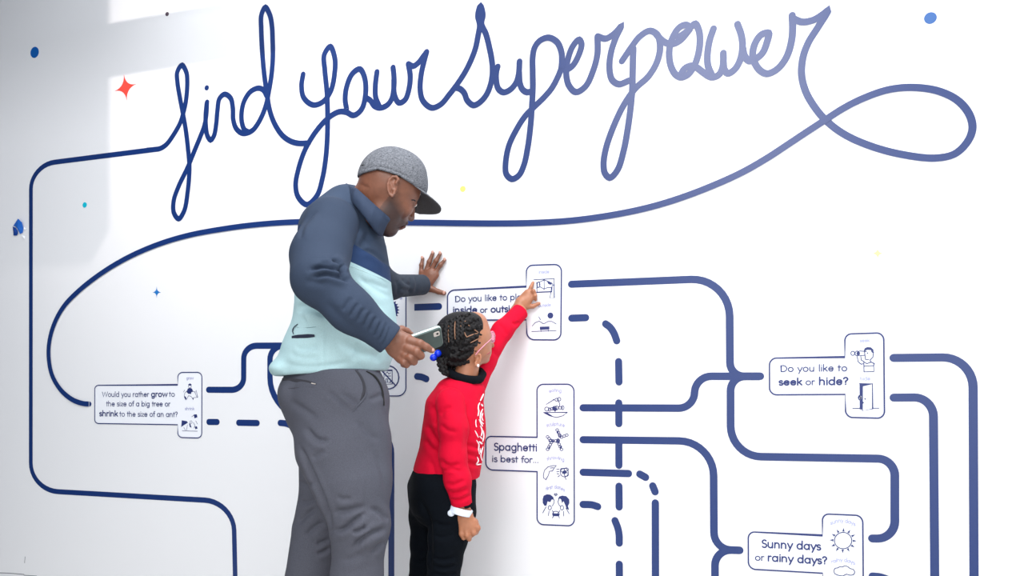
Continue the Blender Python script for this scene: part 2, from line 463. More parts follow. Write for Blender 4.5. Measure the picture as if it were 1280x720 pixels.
def dashed(label, dashes, group=None):
    pts = np.array([p for d in dashes for p in d[0]])
    c = pts.mean(0); u, z = wall_uz(*c)
    e = tag(empty('dashed_line', wpt(u, z, 0)), label, 'line', group)
    for i, (d, ends) in enumerate(dashes):
        strokes('dash', [catmull(d)], W2, M['vinyl'], e, off=.0007 + .0001 * (i % 3), ends=[ends])
    return e
RR = (True, True)
dashed('dashed navy line running right from shrink side of the grow panel', [
    ([(261.2, 527.4), (271.5, 527.5)], RR), ([(298.5, 528.4), (321.5, 528.8)], RR),
    ([(350.5, 528.6), (358, 529.6), (368, 534.5), (378, 544)], RR)])
dashed('navy dashes between the panel hidden by the man and the girl', [
    ([(518, 384.2), (548.8, 383.1)], (False, True)), ([(521.5, 470.5), (527, 471.2), (533, 473.7)], RR)])
dashed('dashed navy line dropping from outside choice past the Spaghetti panel lines', [
    ([(714.6, 397.7), (732.2, 397.1)], RR), ([(757, 404.8), (762.5, 409), (767.5, 416.5), (771, 426)], RR),
    ([(773.3, 452), (773.8, 477.4)], RR), ([(773.5, 503.7), (773.6, 529.5)], RR), ([(773.6, 552), (773.7, 581.6)], RR),
    ([(773.8, 607.8), (774, 633.6)], RR), ([(774.2, 705.3), (774.4, 740)], RR)])
dashed('navy line from third Spaghetti choice breaking into dashes and turning down', [
    ([(728.9, 590.3), (785.7, 591.9)], RR), ([(799.8, 592.6), (807, 596.6)], RR), ([(816, 607.4), (818.9, 614.6)], RR),
    ([(819.2, 628.7), (819.4, 740)], RR)])
dashed('short navy dashes from bottom Spaghetti choice curving down', [
    ([(728.8, 630.5), (740, 631), (747.2, 633.2)], RR), ([(768.8, 650.8), (772.3, 660), (774, 669), (774.1, 678.8)], RR)])

# ------------------------------------------------------------------ small stars and dots
def dot(label, x, y, r, rgb):
    return tag(blob('wall_dot', disc_px(x, y, r), mat('dot_vinyl', rgb, rough=.45)), label, 'dot')
dot('large blue vinyl dot high at left end of the wall', 43.4, 65.5, .026, (0, 92, 178))
dot('tiny dark dot above the word find', 209, 17.6, .0092, (84, 70, 84))
dot('small turquoise dot left of the word find', 106, 256.2, .0125, (0, 190, 215))
dot('pale yellow dot right of the grey cap', 578.6, 236.2, .0115, (238, 246, 120))
dot('steel blue dot high above the script loop', 1163, 22.6, .0187, (48, 98, 165))
def star(label, tips, waist, rgb, round_=.35):
    c = np.mean(tips, axis=0); out = []
    for i in range(4):
        a, b = np.array(tips[i], float), np.array(tips[(i + 1) % 4], float)
        m = c + ((a + b) / 2 - c) * waist
        for j in range(7):
            t = j / 7
            out.append((1 - t) ** 2 * a + 2 * (1 - t) * t * m + t * t * b)
    return tag(blob('star_decal', out, mat('star_vinyl', rgb, rough=.45)), label, 'star')
star('orange red four-pointed star left of the word find', [(155, 93.2), (170.6, 105), (158.6, 125.8), (143.2, 114)], .12, (232, 78, 66))
star('small blue four-pointed star above the grow panel', [(196, 358.2), (201.6, 365.4), (196, 372.4), (190.4, 365.4)], .05, (28, 118, 196))
star('faint yellow four-pointed star above the seek panel', [(1097, 309.5), (1104.5, 316.6), (1097.2, 323.8), (1089.6, 316.6)], .1, (246, 250, 150))

# crumpled scrap of blue tape at the left
tapeM = mat('blue_tape', (30, 105, 205), rough=.5); tapeM2 = mat('blue_tape_dark', (0, 62, 150), rough=.5)
tape = tag(empty('tape_scrap', wpt(*wall_uz(24, 285))), 'crumpled scrap of blue masking tape stuck on the wall far left', 'tape')
def flap(name, pts, offs, m):
    V = [wpt(*wall_uz(*p), o) for p, o in zip(pts, offs)]
    n = len(V); c = sum(V) / n + WN * .006
    V2 = V + [c] + [v - WN * .0012 for v in V]
    fs = [(i, (i + 1) % n, n) for i in range(n)] + [(i, (i + 1) % n, n + 1 + (i + 1) % n, n + 1 + i) for i in range(n)]
    return link(name, V2, fs, m, tape)
flap('tape_flap', [(27.6, 274.3), (31, 279), (30.3, 286), (29, 291), (26, 292.6), (24.6, 286), (21, 282.4), (18.6, 283)],
     [.022, .016, .006, .004, .005, .014, .012, .01], tapeM)
flap('tape_flap', [(18.5, 283.5), (22.5, 285.4), (24, 288.5), (23.5, 292), (21.5, 294.6), (18, 294.5)], [.012, .014, .01, .006, .004, .005], tapeM2)
flap('clear_tape', [(31.6, 284), (33.4, 286.5), (31, 289)], [.006, .004, .003], M['panel'])
flap('clear_tape', [(29, 294), (32, 295.5), (31.5, 299), (29.4, 297)], [.006, .004, .003, .003], M['panel'])

# ------------------------------------------------------------------ question panels
def panel(name_label, outline, r=None, out_w=.0046):
    c = np.mean([p[:2] for p in outline], axis=0)
    e = tag(empty('question_panel', wpt(*wall_uz(*c))), name_label, 'sign')
    path = rp(outline, closed=True)
    blob('panel_face', path, M['panel'], e, off=.0004, thick=.0004)
    V, Fc = [], []
    ribbon(path, out_w, .0014, V, Fc, closed=True)
    Fc = [f if np.dot(np.cross(V[f[1]] - V[f[0]], V[f[2]] - V[f[0]]), WN) > 0 else f[::-1] for f in Fc]
    link('outline', V, Fc, M['ink'], e)
    return e
def words(e, s, p0, p1, cap, bold=False, faint=False, sag=0, w=None):
    k = (.0050 if bold else .0031) if w is None else w
    o = strokes('printed_caption' if faint else 'printed_word', text_px(s, p0, p1, cap, sag=sag), k,
                M['faint_ink'] if faint else M['ink'], e, off=.0012)
    return o
def icon(e, name, lines=(), fills=(), w=.0022, m='ink', fm=None):
    V, Fc = [], []
    for l in lines: ribbon(l, w, .0013, V, Fc)
    o = e
    if lines:
        Fn = [f if np.dot(np.cross(V[f[1]] - V[f[0]], V[f[2]] - V[f[0]]), WN) > 0 else f[::-1] for f in Fc]
        o = link(name, V, Fn, M[m], e)
    for i, p in enumerate(fills):
        blob(name + '_shape', p, M[fm or m], e, off=.0012, thick=.0004)
    return o
def el(cx, cy, rx, ry, a0=0, a1=360, n=18): return [(cx + rx * math.cos(math.radians(a0 + (a1 - a0) * i / n)), cy + ry * math.sin(math.radians(a0 + (a1 - a0) * i / n))) for i in range(n + (1 if abs(a1 - a0) < 360 else 0) + (1 if abs(a1 - a0) == 360 else 0))]
def elf(cx, cy, rx, ry, n=16): return [(cx + rx * math.cos(2 * math.pi * i / n), cy + ry * math.sin(2 * math.pi * i / n)) for i in range(n)]

# grow or shrink
e = panel('white panel asking would you rather grow or shrink', [
    (118.7, 481.7, 5), (222.4, 481, 0), (222.6, 465.6, 6), (252.6, 465.4, 6), (252.4, 547.6, 6), (222.5, 546.8, 6), (222.4, 530.9, 0), (118.7, 529.3, 5)], out_w=.0046)
words(e, 'Would you rather', (128, 495.9), (186.3, 495.8), 5.9)
words(e, 'grow', (189.2, 495.8), (209, 495.7), 6.2, bold=True)
words(e, 'to', (211.4, 495.6), (218.4, 495.6), 5.9)
words(e, 'the size of a big tree or', (133, 507.6), (213, 507.8), 5.9)
words(e, 'shrink', (124.4, 519.9), (147.2, 520.2), 6.2, bold=True)
words(e, 'to the size of an ant?', (149.6, 520.4), (222, 520.9), 5.9)
words(e, 'grow', (233.3, 474.2), (242, 474), 3.2, faint=True, w=.0025)
words(e, 'shrink', (231.5, 512.4), (243, 512.4), 3.2, faint=True, w=.0025)
icon(e, 'growing_figure', [el(237.6, 483, 1.8, 2), [(234, 488.5), (231.2, 491.5), (230.5, 496), (232.5, 500)], [(240.6, 488.5), (244, 490), (245.6, 495), (246.8, 497)],
     [(233.6, 499), (236, 494.6), (239, 495.4), (242, 499)], [(243.6, 491), (245.4, 487.6), (247.4, 496.6), (243, 497)], [(229.8, 490), (231, 487.6)]],
     [[(235.2, 481), (237.5, 479.2), (239.6, 480.4), (239.4, 482), (236.8, 482)], [(233.4, 490), (235, 485.6), (237.6, 485), (240.2, 485.8), (241.6, 489.6), (239.4, 490.2), (239, 492.4), (235.6, 492.2)],
      [(230.6, 495), (232.6, 496.2), (233.6, 499.4), (231.4, 499)], [(240.4, 498), (242.6, 496.6), (241.8, 500)]], w=.0018)
icon(e, 'shrinking_figures', [[(228, 538.4), (247, 539)], [(230, 534), (232, 537.8)], [(234.6, 531), (233.4, 538)], [(242, 528), (244, 532), (242.6, 535)], [(240, 521), (243, 518.6)], el(239, 527.6, 1.4, 1.6), [(245, 526), (247, 530)]],
     [[(227.4, 525.4), (233.6, 526.4), (235, 528.4), (229.6, 531.6), (226.8, 533.8)], [(236.6, 529), (238, 529.6), (239.6, 534.4), (237.4, 533.8)],
      [(242.4, 518.2), (246, 517.8), (247, 521.4), (243.4, 523)], [(243.6, 533.4), (246.2, 532.8), (247.2, 535.6), (244.4, 536.6)]], w=.0018)

# panel mostly hidden behind the man
e = panel('white panel mostly hidden behind the man with cog and crossed out phone drawings', [
    (385, 398, 5), (470, 396, 0), (470, 355.5, 8), (507.6, 354.5, 9), (507.6, 495.2, 11), (470, 494.6, 10), (470, 452, 0), (385, 452, 5)])
cog = []
for k in range(72):
    a = 2 * math.pi * k / 72; rr = 15.2 if k % 3 == 0 else 12.9
    cog.append((484.5 + rr * math.cos(a), 387.5 + rr * 1.02 * math.sin(a)))
icon(e, 'cog', fills=[cog])
words(e, 's', (499.5, 374.2), (502.5, 373.6), 4, faint=True, sag=0)
icon(e, 'crossed_out_phone', [el(485.2, 471.8, 13.6, 14.6), [(475.8, 461.6), (494.8, 482)]], w=.0052)
icon(e, 'phone_drawing', [[(480.2, 462.5), (490.4, 462.5), (490.4, 480), (480.2, 480.4), (480.2, 462.5)], [(482.4, 466.4), (484.6, 465), (486, 467.6), (488.6, 466)],
     [(482, 470), (488.6, 470)], [(482.6, 473.6), (484.6, 473.6), (484.6, 478), (482.6, 478), (482.6, 473.6)], [(486, 473.8), (488.4, 474), (488.4, 478), (486, 478)]],
     [[(480, 462), (490.6, 462), (490.6, 463.8), (480, 463.8)]], w=.0026)

# inside or outside
e = panel('white panel asking do you like to play inside or outside', [
    (559.5, 363, 9), (658, 358.2, 0), (658.2, 331.8, 8), (702, 330.4, 9), (701.2, 425, 9), (659, 424.6, 9), (658, 399.8, 0), (559.5, 400.4, 9)], out_w=.0052)
words(e, 'Do you like to play', (569, 377.3), (657, 374.3), 6.9, w=.0036)
words(e, 'inside', (566.4, 391.4), (596.2, 390.7), 7.4, bold=True)
words(e, 'or', (600.3, 390.7), (609, 390.5), 6.4, w=.0036)
words(e, 'outside?', (613.6, 390.4), (655.5, 389), 7.4, bold=True)
words(e, 'inside', (673.5, 341.8), (686.6, 341.2), 3.6, faint=True, w=.0026)
words(e, 'outside', (673, 384), (688.6, 382.6), 3.6, faint=True, w=.0026)
icon(e, 'book_drawing', [[(667.4, 349.6), (692.8, 348.4), (693, 372.4), (687.6, 372.6), (689.6, 359)], [(680.2, 349.6), (680.4, 361.6)],
     [(670.6, 353.6), (675, 352.4), (680.2, 350)], [(680.2, 350), (685, 351.6), (690.4, 354), (690, 364.4)], [(670.8, 360), (675.4, 358.6), (680.2, 361.4), (684.6, 359.4), (690, 359.6)],
     [(671, 353.6), (671.4, 365.2)], el(673.4, 355.8, 1.8, 3.4)],
     [[(684, 352), (687, 351.8), (690, 354.6), (688.4, 356), (685.4, 355)], [(691.4, 355.4), (693.2, 355.4), (693.2, 357.4), (691.4, 357.4)], [(679, 349), (681.4, 349), (680.4, 351)], [(679.4, 360.6), (681, 360.6), (680.4, 362.6)],
      [(674, 353.4), (675.2, 355), (675, 358.4), (674, 357)]], w=.0026)
icon(e, 'book_base_line', [[(671.2, 365.4), (689.6, 364.6)]], w=.0044)
icon(e, 'landscape_drawing', [[(665.6, 407.4), (669, 403.4), (674, 401.4), (679, 404.4), (681, 404.2), (685, 401.8), (690, 401.8), (695.4, 405)], [(665, 414.4), (695.4, 413.2)],
     [(673.6, 396), (675.6, 399.6)], [(676.4, 413), (676.4, 414.4)], [(685.6, 412.6), (685.6, 414)]],
     [disc_px(688.1, 394.4, .0112), [(674.8, 408.4), (686.8, 408), (686.9, 411.8), (675, 412.4)], [(674.4, 396.6), (676.2, 399.6), (675, 400.2)]], w=.0026)

# Spaghetti
e = panel('tall white Spaghetti is best for panel with four food drawings', [
    (607.4, 545.4, 7), (671.5, 546.6, 0), (671.4, 480.4, 8), (717.6, 480.2, 9), (718, 657.4, 8), (671.6, 655.4, 8), (671.5, 589.5, 0), (607.4, 587.2, 9)], out_w=.0048)
words(e, 'Spaghetti', (617.4, 562.6), (671, 563.8), 8.6, w=.0046)
words(e, 'is best for...', (615.2, 577), (673, 578.4), 7.2, w=.0038)
words(e, 'eating', (686.4, 491.2), (701.8, 490.6), 4, faint=True, sag=1.4, w=.0026)
words(e, 'sculpture', (683.2, 533.6), (705.8, 533.6), 4, faint=True, sag=1.8, w=.0026)
words(e, 'throwing', (683.6, 576.6), (705.4, 577), 4, faint=True, sag=3.0, w=.0026)
words(e, 'first dates', (682.4, 613.6), (706, 614.4), 4, faint=True, sag=3.6, w=.0026)
random.seed(5)
noodles = [el(683.5 + 3.3 * k + random.uniform(-.6, .6), 510.8 + random.uniform(-1.6, 1.2), random.uniform(1.7, 3), random.uniform(1.5, 2.6), 0, 360, 12) for k in range(7)]
icon(e, 'spaghetti_bowl', [[(679.6, 515.6), (709.6, 515.4), (704, 519.6), (695.6, 521.8), (687, 519.6), (679.6, 515.6)], [(683, 505.4), (692, 499.8)], el(696, 499.6, 2.2, 1.8), el(699, 499, 2.2, 2.2), [(698, 501), (700, 505), (699, 509)]] + noodles,
     [[(679.6, 515.4), (684, 515.6), (693, 521.4), (686, 519.4)], [(691, 499), (693, 498.8), (693, 500.4), (691.4, 500.6)], [(692.6, 508), (697, 511), (694, 514.6), (690, 511)]], w=.0026)
dog = []
for a, b, n in (((696.6, 537.4), (699.6, 543.6), 3), ((708.6, 543.8), (702, 546.4), 3), ((684.6, 546), (688.6, 550.4), 3), ((688, 551), (698, 551), 4), ((689.4, 553), (684.6, 561.6), 4), ((697.4, 552), (702, 561.6), 4), ((700, 545), (697.6, 550), 2)):
    for i in range(n):
        t = i / max(1, n - 1)
        dog.append(el(a[0] + (b[0] - a[0]) * t, a[1] + (b[1] - a[1]) * t, 1.9, 1.6, 0, 360, 8))
icon(e, 'knotted_dog_drawing', dog, [elf(697.4, 540, 1, 1.8, 8), elf(686.6, 560, 1.2, 1.6, 8), elf(691, 551.4, 2, 1, 8), elf(701, 559.4, 1.1, 1.8, 8)], w=.0026)
icon(e, 'throwing_hand_drawing', [[(679.4, 593.6), (680.6, 588), (685, 583.6), (691, 582), (695.6, 582), (693, 585), (690.6, 588.6), (687, 589), (685.6, 594), (682.4, 599.6), (679.4, 597), (679.4, 593.6)],
     [(688, 585), (692, 584.6)], [(696, 586.6), (699, 586.2)], [(696, 589.6), (699, 589.4)], [(696.4, 592), (698.6, 592.4)], el(705.6, 590.6, 5, 5.4), el(703, 587.6, 2.6, 2.2), el(708, 586.8, 2.6, 2), el(708, 593, 2.6, 2.4), [(700, 594), (697.6, 596)], [(706, 596), (708, 599.4)]],
     [[(703.6, 588.6), (707.6, 588), (708.6, 591), (706, 592.6), (702.6, 591.6)]], w=.0026)
icon(e, 'dinner_date_drawing', [[(690, 621.6), (693, 625.4), (692.4, 629), (690.6, 632.4)], [(699.6, 622), (697.6, 627), (698.6, 630.6), (700.6, 633)], [(682.6, 633.6), (678.6, 641)], [(686.4, 639), (685.6, 644.4)], el(687.4, 634.6, 2, 2.6),
     el(702.6, 634.6, 2, 2.8), [(707.6, 635), (711.6, 642)], [(704.6, 639), (704.8, 645)], [(690.6, 638), (692, 641)], [(700, 638), (698.4, 641)], el(694.8, 640.8, 3.4, 1.8), [(692.2, 645), (690.6, 647.4)], [(698.6, 645), (699.4, 647.6)],
     [(694.6, 619.6), (692.8, 617.8), (693.8, 616.8), (694.8, 617.8), (696, 616.8), (696.8, 618), (694.8, 619.8)]],
     [[(678.4, 624), (679.6, 619.6), (683.6, 617.8), (688, 618.2), (691.8, 621.4), (692.4, 624), (689.6, 624.4), (688, 627.6), (684.6, 626.6), (683.2, 632), (680.6, 632), (678.6, 628.6)],
      [(697.4, 624.4), (699, 620.6), (703, 619.4), (708, 620.2), (711.6, 624), (711.8, 629), (710, 632.6), (711.6, 637.6), (708.6, 636), (706.4, 630.6), (704.6, 626.4), (702.6, 628.8), (701.6, 624.4), (699.4, 622.6)],
      [(690.2, 641.6), (699.8, 641.8), (699, 645.2), (691, 645)]], w=.0026)

# seek or hide
e = panel('white panel asking do you like to seek or hide', [
    (961.8, 447.7, 9), (1056, 446.3, 0), (1056.2, 417.6, 8), (1104.6, 416, 9), (1105.6, 522.8, 9), (1057, 521.6, 9), (1056.6, 493, 0), (962, 493.5, 9)], out_w=.0048)
words(e, 'Do you like to', (975.5, 464.6), (1058.4, 463.6), 7.6, w=.0035)
words(e, 'seek', (973.4, 481.4), (1002, 481), 7.8, w=.0052)
words(e, 'or', (1007, 481), (1018, 480.9), 7.2, w=.0035)
words(e, 'hide?', (1023.8, 480.9), (1059.4, 480.6), 8.6, w=.0052)
words(e, 'seek', (1074.6, 427.6), (1087, 427.2), 4, faint=True, w=.0026)
words(e, 'hide', (1074.8, 475.4), (1087.6, 475), 4, faint=True, w=.0026)
icon(e, 'child_with_binoculars', [el(1066, 441.6, 2.4, 2.6), el(1071.6, 441.8, 2.8, 3), [(1074.4, 438.6), (1083, 439.4)], [(1074.6, 444.8), (1081, 444)], [(1080.4, 437.6), (1081.4, 446), (1082, 449.4), (1086, 449.2)],
     [(1092, 440), (1091, 446.6), (1087.6, 450), (1088.6, 453)], [(1079.4, 452), (1083.6, 454.6), (1088.8, 452.4), (1093, 454.6), (1092, 457), (1092.4, 464.4), (1080, 464.8), (1079.8, 452)], [(1080, 457.6), (1092, 457)],
     [(1071.6, 446), (1072.6, 452), (1076.4, 455.2), (1079.6, 454.6)], [(1076, 446), (1076.6, 450), (1080, 452)]],
     [[(1080, 439.4), (1080.6, 435.4), (1084, 433.8), (1088.6, 434.2), (1091.8, 437), (1091.8, 441.4), (1089.6, 440.6), (1088.6, 437.6), (1084, 437.2)], elf(1072.4, 441.8, 1.8, 2.4), elf(1084.4, 441.4, .9, .9, 8)], w=.0027)
icon(e, 'child_behind_door', [[(1074.4, 479.4), (1090.6, 479.6), (1090.8, 511), (1078, 513.6), (1077.8, 482.6), (1090.6, 479.6)], [(1066, 510.4), (1074.4, 510.4)], [(1091, 510.2), (1098.6, 510.2)], el(1075.4, 497, 2.6, 3), [(1076.6, 501), (1079.4, 503.6), (1077.6, 504.6)]],
     [[(1074.4, 479.4), (1090, 479.6), (1078, 482.4), (1078, 512), (1074.6, 511.6)], elf(1081.4, 498.6, 1, 1, 8), [(1072.2, 497), (1074, 494), (1076, 493.6), (1074.4, 496.4), (1074, 499.4)]], w=.0027)
icon(e, 'face_shape', fills=[elf(1076.2, 497.2, 1.9, 2.4, 12)], fm='panel')

# sunny or rainy
e = panel('white panel at bottom right asking sunny days or rainy days', [
    (935.4, 664.6, 8), (1028, 669.2, 0), (1028.2, 642.2, 8), (1078.4, 644.4, 9), (1079.2, 748, 9), (1028.6, 746, 9), (1028.4, 716.4, 0), (935.6, 711.2, 9)], out_w=.0048)
words(e, 'Sunny days', (951.9, 684), (1025.4, 687.4), 9.2, w=.0049)
words(e, 'or', (943.8, 700.2), (954.8, 700.7), 7.4, w=.0035)
words(e, 'rainy days?', (959.8, 701), (1033, 705), 8.8, w=.0049)
words(e, 'sunny days', (1038, 656.4), (1069, 657.4), 4.4, faint=True, sag=4.2, w=.0026)
words(e, 'rainy days', (1038.8, 704.6), (1068.4, 706), 4.4, faint=True, sag=3.6, w=.0026)
rays = []
for k in range(12):
    a = math.radians(30 * k + 2); c, s = math.cos(a), math.sin(a)
    rays.append([(1053.9 + c * 12.1 - s * 1.5, 675.6 + s * 11.4 + c * 1.5), (1053.9 + c * 17, 675.6 + s * 15.9), (1053.9 + c * 12.1 + s * 1.5, 675.6 + s * 11.4 - c * 1.5)])
icon(e, 'sun_drawing', [el(1053.9, 675.6, 10.8, 10.2, 0, 360, 32)], rays, w=.0028)
icon(e, 'cloud_drawing', [catmull([(1043.4, 717), (1042.4, 713.4), (1044, 710.2), (1047, 709.8), (1049.6, 708.4), (1053, 708.6), (1056, 707.2), (1060, 708.4), (1062.6, 710.6), (1066.4, 711.6), (1068.4, 714.6), (1067, 718), (1062, 718.8), (1058, 717.6), (1054, 719.6), (1048, 719), (1043.4, 717)], 1.5)], w=.0026)

# ------------------------------------------------------------------ solid figures grown from distance fields
class Field:
    def __init__(self, lo, hi, h):
        self.lo = np.array(lo, float); self.h = h
        n = np.ceil((np.array(hi, float) - self.lo) / h).astype(int) + 1
        self.n = n
        self.D = np.full(tuple(n), 0.2, np.float32)
        self.ax = [self.lo[i] + h * np.arange(n[i], dtype=np.float32) for i in range(3)]
    def _win(self, lo, hi):
        a = np.clip(np.floor((np.array(lo) - self.lo) / self.h).astype(int), 0, self.n)
        b = np.clip(np.ceil((np.array(hi) - self.lo) / self.h).astype(int) + 1, 0, self.n)
        if (b <= a).any(): return None
        sl = tuple(slice(a[i], b[i]) for i in range(3))
        X = self.ax[0][sl[0]][:, None, None]; Y = self.ax[1][sl[1]][None, :, None]; Z = self.ax[2][sl[2]][None, None, :]
        return sl, X, Y, Z
    def merge(self, sl, d, k, sub=False):
        o = self.D[sl]
        if sub:
            d = -d
            hh = np.maximum(k - np.abs(o - d), 0) / k
            self.D[sl] = np.maximum(o, d) + hh * hh * k * 0.25
        else:
            hh = np.maximum(k - np.abs(o - d), 0) / k
            self.D[sl] = np.minimum(o, d) - hh * hh * k * 0.25
    def cone(self, a, b, ra, rb, s=1.0, k=0.01, ax=(0, 1, 0), sub=False):
        a = np.array(a, float); b = np.array(b, float)
        R = max(ra, rb) * max(1, s) + k + 3 * self.h
        w = self._win(np.minimum(a, b) - R, np.maximum(a, b) + R)
        if w is None: return
        sl, X, Y, Z = w
        ba = b - a; L2 = float(ba @ ba) + 1e-12
        px, py, pz = X - a[0], Y - a[1], Z - a[2]
        t = np.clip((px * ba[0] + py * ba[1] + pz * ba[2]) / L2, 0, 1)
        vx, vy, vz = px - t * ba[0], py - t * ba[1], pz - t * ba[2]
        if s != 1.0:
            n = np.array(ax, float); n /= np.linalg.norm(n)
            q = (vx * n[0] + vy * n[1] + vz * n[2]) * (1 / s - 1)
            vx, vy, vz = vx + q * n[0], vy + q * n[1], vz + q * n[2]
        d = np.sqrt(vx * vx + vy * vy + vz * vz) - (ra + (rb - ra) * t)
        self.merge(sl, d.astype(np.float32), k, sub)
    def chain(self, pts, k=0.012, shrink=1.0, ax=(0, 1, 0), sub=False, grow=0.0):
        """points (px, py, Y, r metres[, depth scale])"""
        for p, q in zip(pts[:-1], pts[1:]):
            s = ((p[4] if len(p) > 4 else 1) + (q[4] if len(q) > 4 else 1)) / 2
            self.cone(P(*p[:3]), P(*q[:3]), p[3] * shrink + grow, q[3] * shrink + grow, s, k, ax, sub)
    def ell(self, c, r, k=0.01, rot=None, sub=False):
        """ellipsoid, rot = 3 axis vectors (rows)"""
        c = np.array(c, float); R = max(r) + k + 3 * self.h
        w = self._win(c - R, c + R)
        if w is None: return
        sl, X, Y, Z = w
        px, py, pz = X - c[0], Y - c[1], Z - c[2]
        if rot is not None:
            m = np.array(rot, float); m = m / np.linalg.norm(m, axis=1)[:, None]
            px, py, pz = (px * m[i][0] + py * m[i][1] + pz * m[i][2] for i in range(3))
        q1 = np.sqrt((px / r[0]) ** 2 + (py / r[1]) ** 2 + (pz / r[2]) ** 2)
        q2 = np.sqrt((px / r[0] ** 2) ** 2 + (py / r[1] ** 2) ** 2 + (pz / r[2] ** 2) ** 2) + 1e-6
        self.merge(sl, (q1 * (q1 - 1) / q2).astype(np.float32), k, sub)
    def plane(self, p, n, k=0.004, box=None):
        """cut away the side n points to"""
        n = np.array(n, float); n /= np.linalg.norm(n); p = np.array(p, float)
        w = self._win(*(box if box is not None else (self.lo - 1, self.lo + 9)))
        sl, X, Y, Z = w
        d = (X - p[0]) * n[0] + (Y - p[1]) * n[1] + (Z - p[2]) * n[2]
        o = self.D[sl]
        hh = np.maximum(k - np.abs(o - d), 0) / k
        self.D[sl] = np.maximum(o, d) + hh * hh * k * .25
    def mesh(self, smooth=2):
        D = self.D; D[0] = D[-1] = .2; D[:, 0] = D[:, -1] = .2; D[:, :, 0] = D[:, :, -1] = .2
        S = (D < 0)
        nx, ny, nz = (int(v) for v in self.n)
        U = S.view(np.uint8)
        c = U[:-1, :-1] + U[1:, :-1]; c = c + U[:-1, 1:] + U[1:, 1:]
        c = c[:, :, :-1] + c[:, :, 1:]
        I, J, K = np.nonzero((c > 0) & (c < 8)); del c
        cy, cz = ny - 1, nz - 1
        flat = (I.astype(np.int64) * cy + J) * cz + K
        cr = [(a, b, e) for a in (0, 1) for b in (0, 1) for e in (0, 1)]
        val = [D[I + a, J + b, K + e] for a, b, e in cr]
        acc = np.zeros((len(I), 3)); cnt = np.zeros(len(I))
        for m in range(8):
            for ax_ in range(3):
                if cr[m][ax_]: continue
                q = list(cr[m]); q[ax_] = 1; nidx = cr.index(tuple(q))
                va, vb = val[m], val[nidx]
                msk = (va < 0) != (vb < 0)
                t = va[msk] / (va[msk] - vb[msk])
                p = np.tile(np.array(cr[m], float), (msk.sum(), 1)); p[:, ax_] += t
                acc[msk] += p; cnt[msk] += 1
        V = acc / cnt[:, None] + np.stack([I, J, K], 1)
        V = V * self.h + self.lo
        quads = []
        for ax_ in range(3):
            a = [slice(None)] * 3; b = [slice(None)] * 3
            a[ax_] = slice(0, -1); b[ax_] = slice(1, None)
            sa, sb = S[tuple(a)], S[tuple(b)]
            i, j, k = np.nonzero(sa != sb)
            fl = sa[i, j, k]
            o1, o2 = [(1, 2), (2, 0), (0, 1)][ax_]
            def cell(d1, d2):
                q = [i.copy(), j.copy(), k.copy()]; q[o1] -= d1; q[o2] -= d2
                return np.searchsorted(flat, (q[0].astype(np.int64) * cy + q[1]) * cz + q[2])
            Q = np.stack([cell(1, 1), cell(0, 1), cell(0, 0), cell(1, 0)], 1)
            Q[~fl] = Q[~fl][:, ::-1]
            quads.append(Q)
        Q = np.concatenate(quads)
        E = np.concatenate([Q[:, [0, 1]], Q[:, [1, 2]], Q[:, [2, 3]], Q[:, [3, 0]]])
        n = len(V)
        for _ in range(smooth):
            deg = np.bincount(E[:, 0], minlength=n) + np.bincount(E[:, 1], minlength=n)
            A2 = np.stack([np.bincount(E[:, 0], V[E[:, 1], c_], n) + np.bincount(E[:, 1], V[E[:, 0], c_], n) for c_ in range(3)], 1)
            V = V * .5 + A2 / deg[:, None] * .5
        return V, Q

def normals(V, Q):
    n = np.cross(V[Q[:, 2]] - V[Q[:, 0]], V[Q[:, 3]] - V[Q[:, 1]])
    N = np.stack([sum(np.bincount(Q[:, k], n[:, c], len(V)) for k in range(4)) for c in range(3)], 1)
    return N / (np.linalg.norm(N, axis=1)[:, None] + 1e-12)

def proj(V):
    return np.stack([640 + V[:, 0] / V[:, 1] * F, HOR - (V[:, 2] - EYE) / V[:, 1] * F], 1)

def folds(V, Q, strokes_, facing=0.0):
    """press creases into the cloth on the near side: (polyline px, width px, amplitude m, kind)"""
    N = normals(V, Q)
    view = V - np.array([0, 0, EYE]); view /= np.linalg.norm(view, axis=1)[:, None]
    near = np.clip((-(N * view).sum(1) - facing) * 3, 0, 1)
    px = proj(V)
    disp = np.zeros(len(V))
    for pts, w, amp in strokes_:
        amp = amp * 1.35
        pts = catmull(pts, 4.0)
        best = np.full(len(V), 1e9); sg = np.zeros(len(V)); tt = np.zeros(len(V))
        m = len(pts) - 1
        P0 = np.array(pts)
        lo, hi = P0.min(0) - 4 * w, P0.max(0) + 4 * w
        idx = np.nonzero((px[:, 0] > lo[0]) & (px[:, 0] < hi[0]) & (px[:, 1] > lo[1]) & (px[:, 1] < hi[1]) & (near > 0))[0]
        if len(idx) == 0: continue
        q = px[idx]; b = np.full(len(idx), 1e9); s_ = np.zeros(len(idx)); t_ = np.zeros(len(idx))
        for i in range(m):
            a, e = P0[i], P0[i + 1]; d = e - a; L = d @ d + 1e-9
            t = np.clip(((q - a) @ d) / L, 0, 1)
            r = q - a - t[:, None] * d
            dist = np.hypot(r[:, 0], r[:, 1])
            upd = dist < b
            side = np.sign(d[0] * r[:, 1] - d[1] * r[:, 0])
            b[upd] = dist[upd]; s_[upd] = side[upd]; t_[upd] = (i + t[upd]) / m
        sd = b * s_ / w
        taper = np.clip(np.sin(np.pi * np.clip(t_, 0.02, .98)) * 1.6, 0, 1)
        prof = -np.exp(-sd ** 2) + 0.45 * np.exp(-((sd - 2.2) / 1.6) ** 2) + 0.25 * np.exp(-((sd + 2.2) / 1.6) ** 2)
        disp[idx] += amp * prof * taper * near[idx]
    return V + N * disp[:, None]

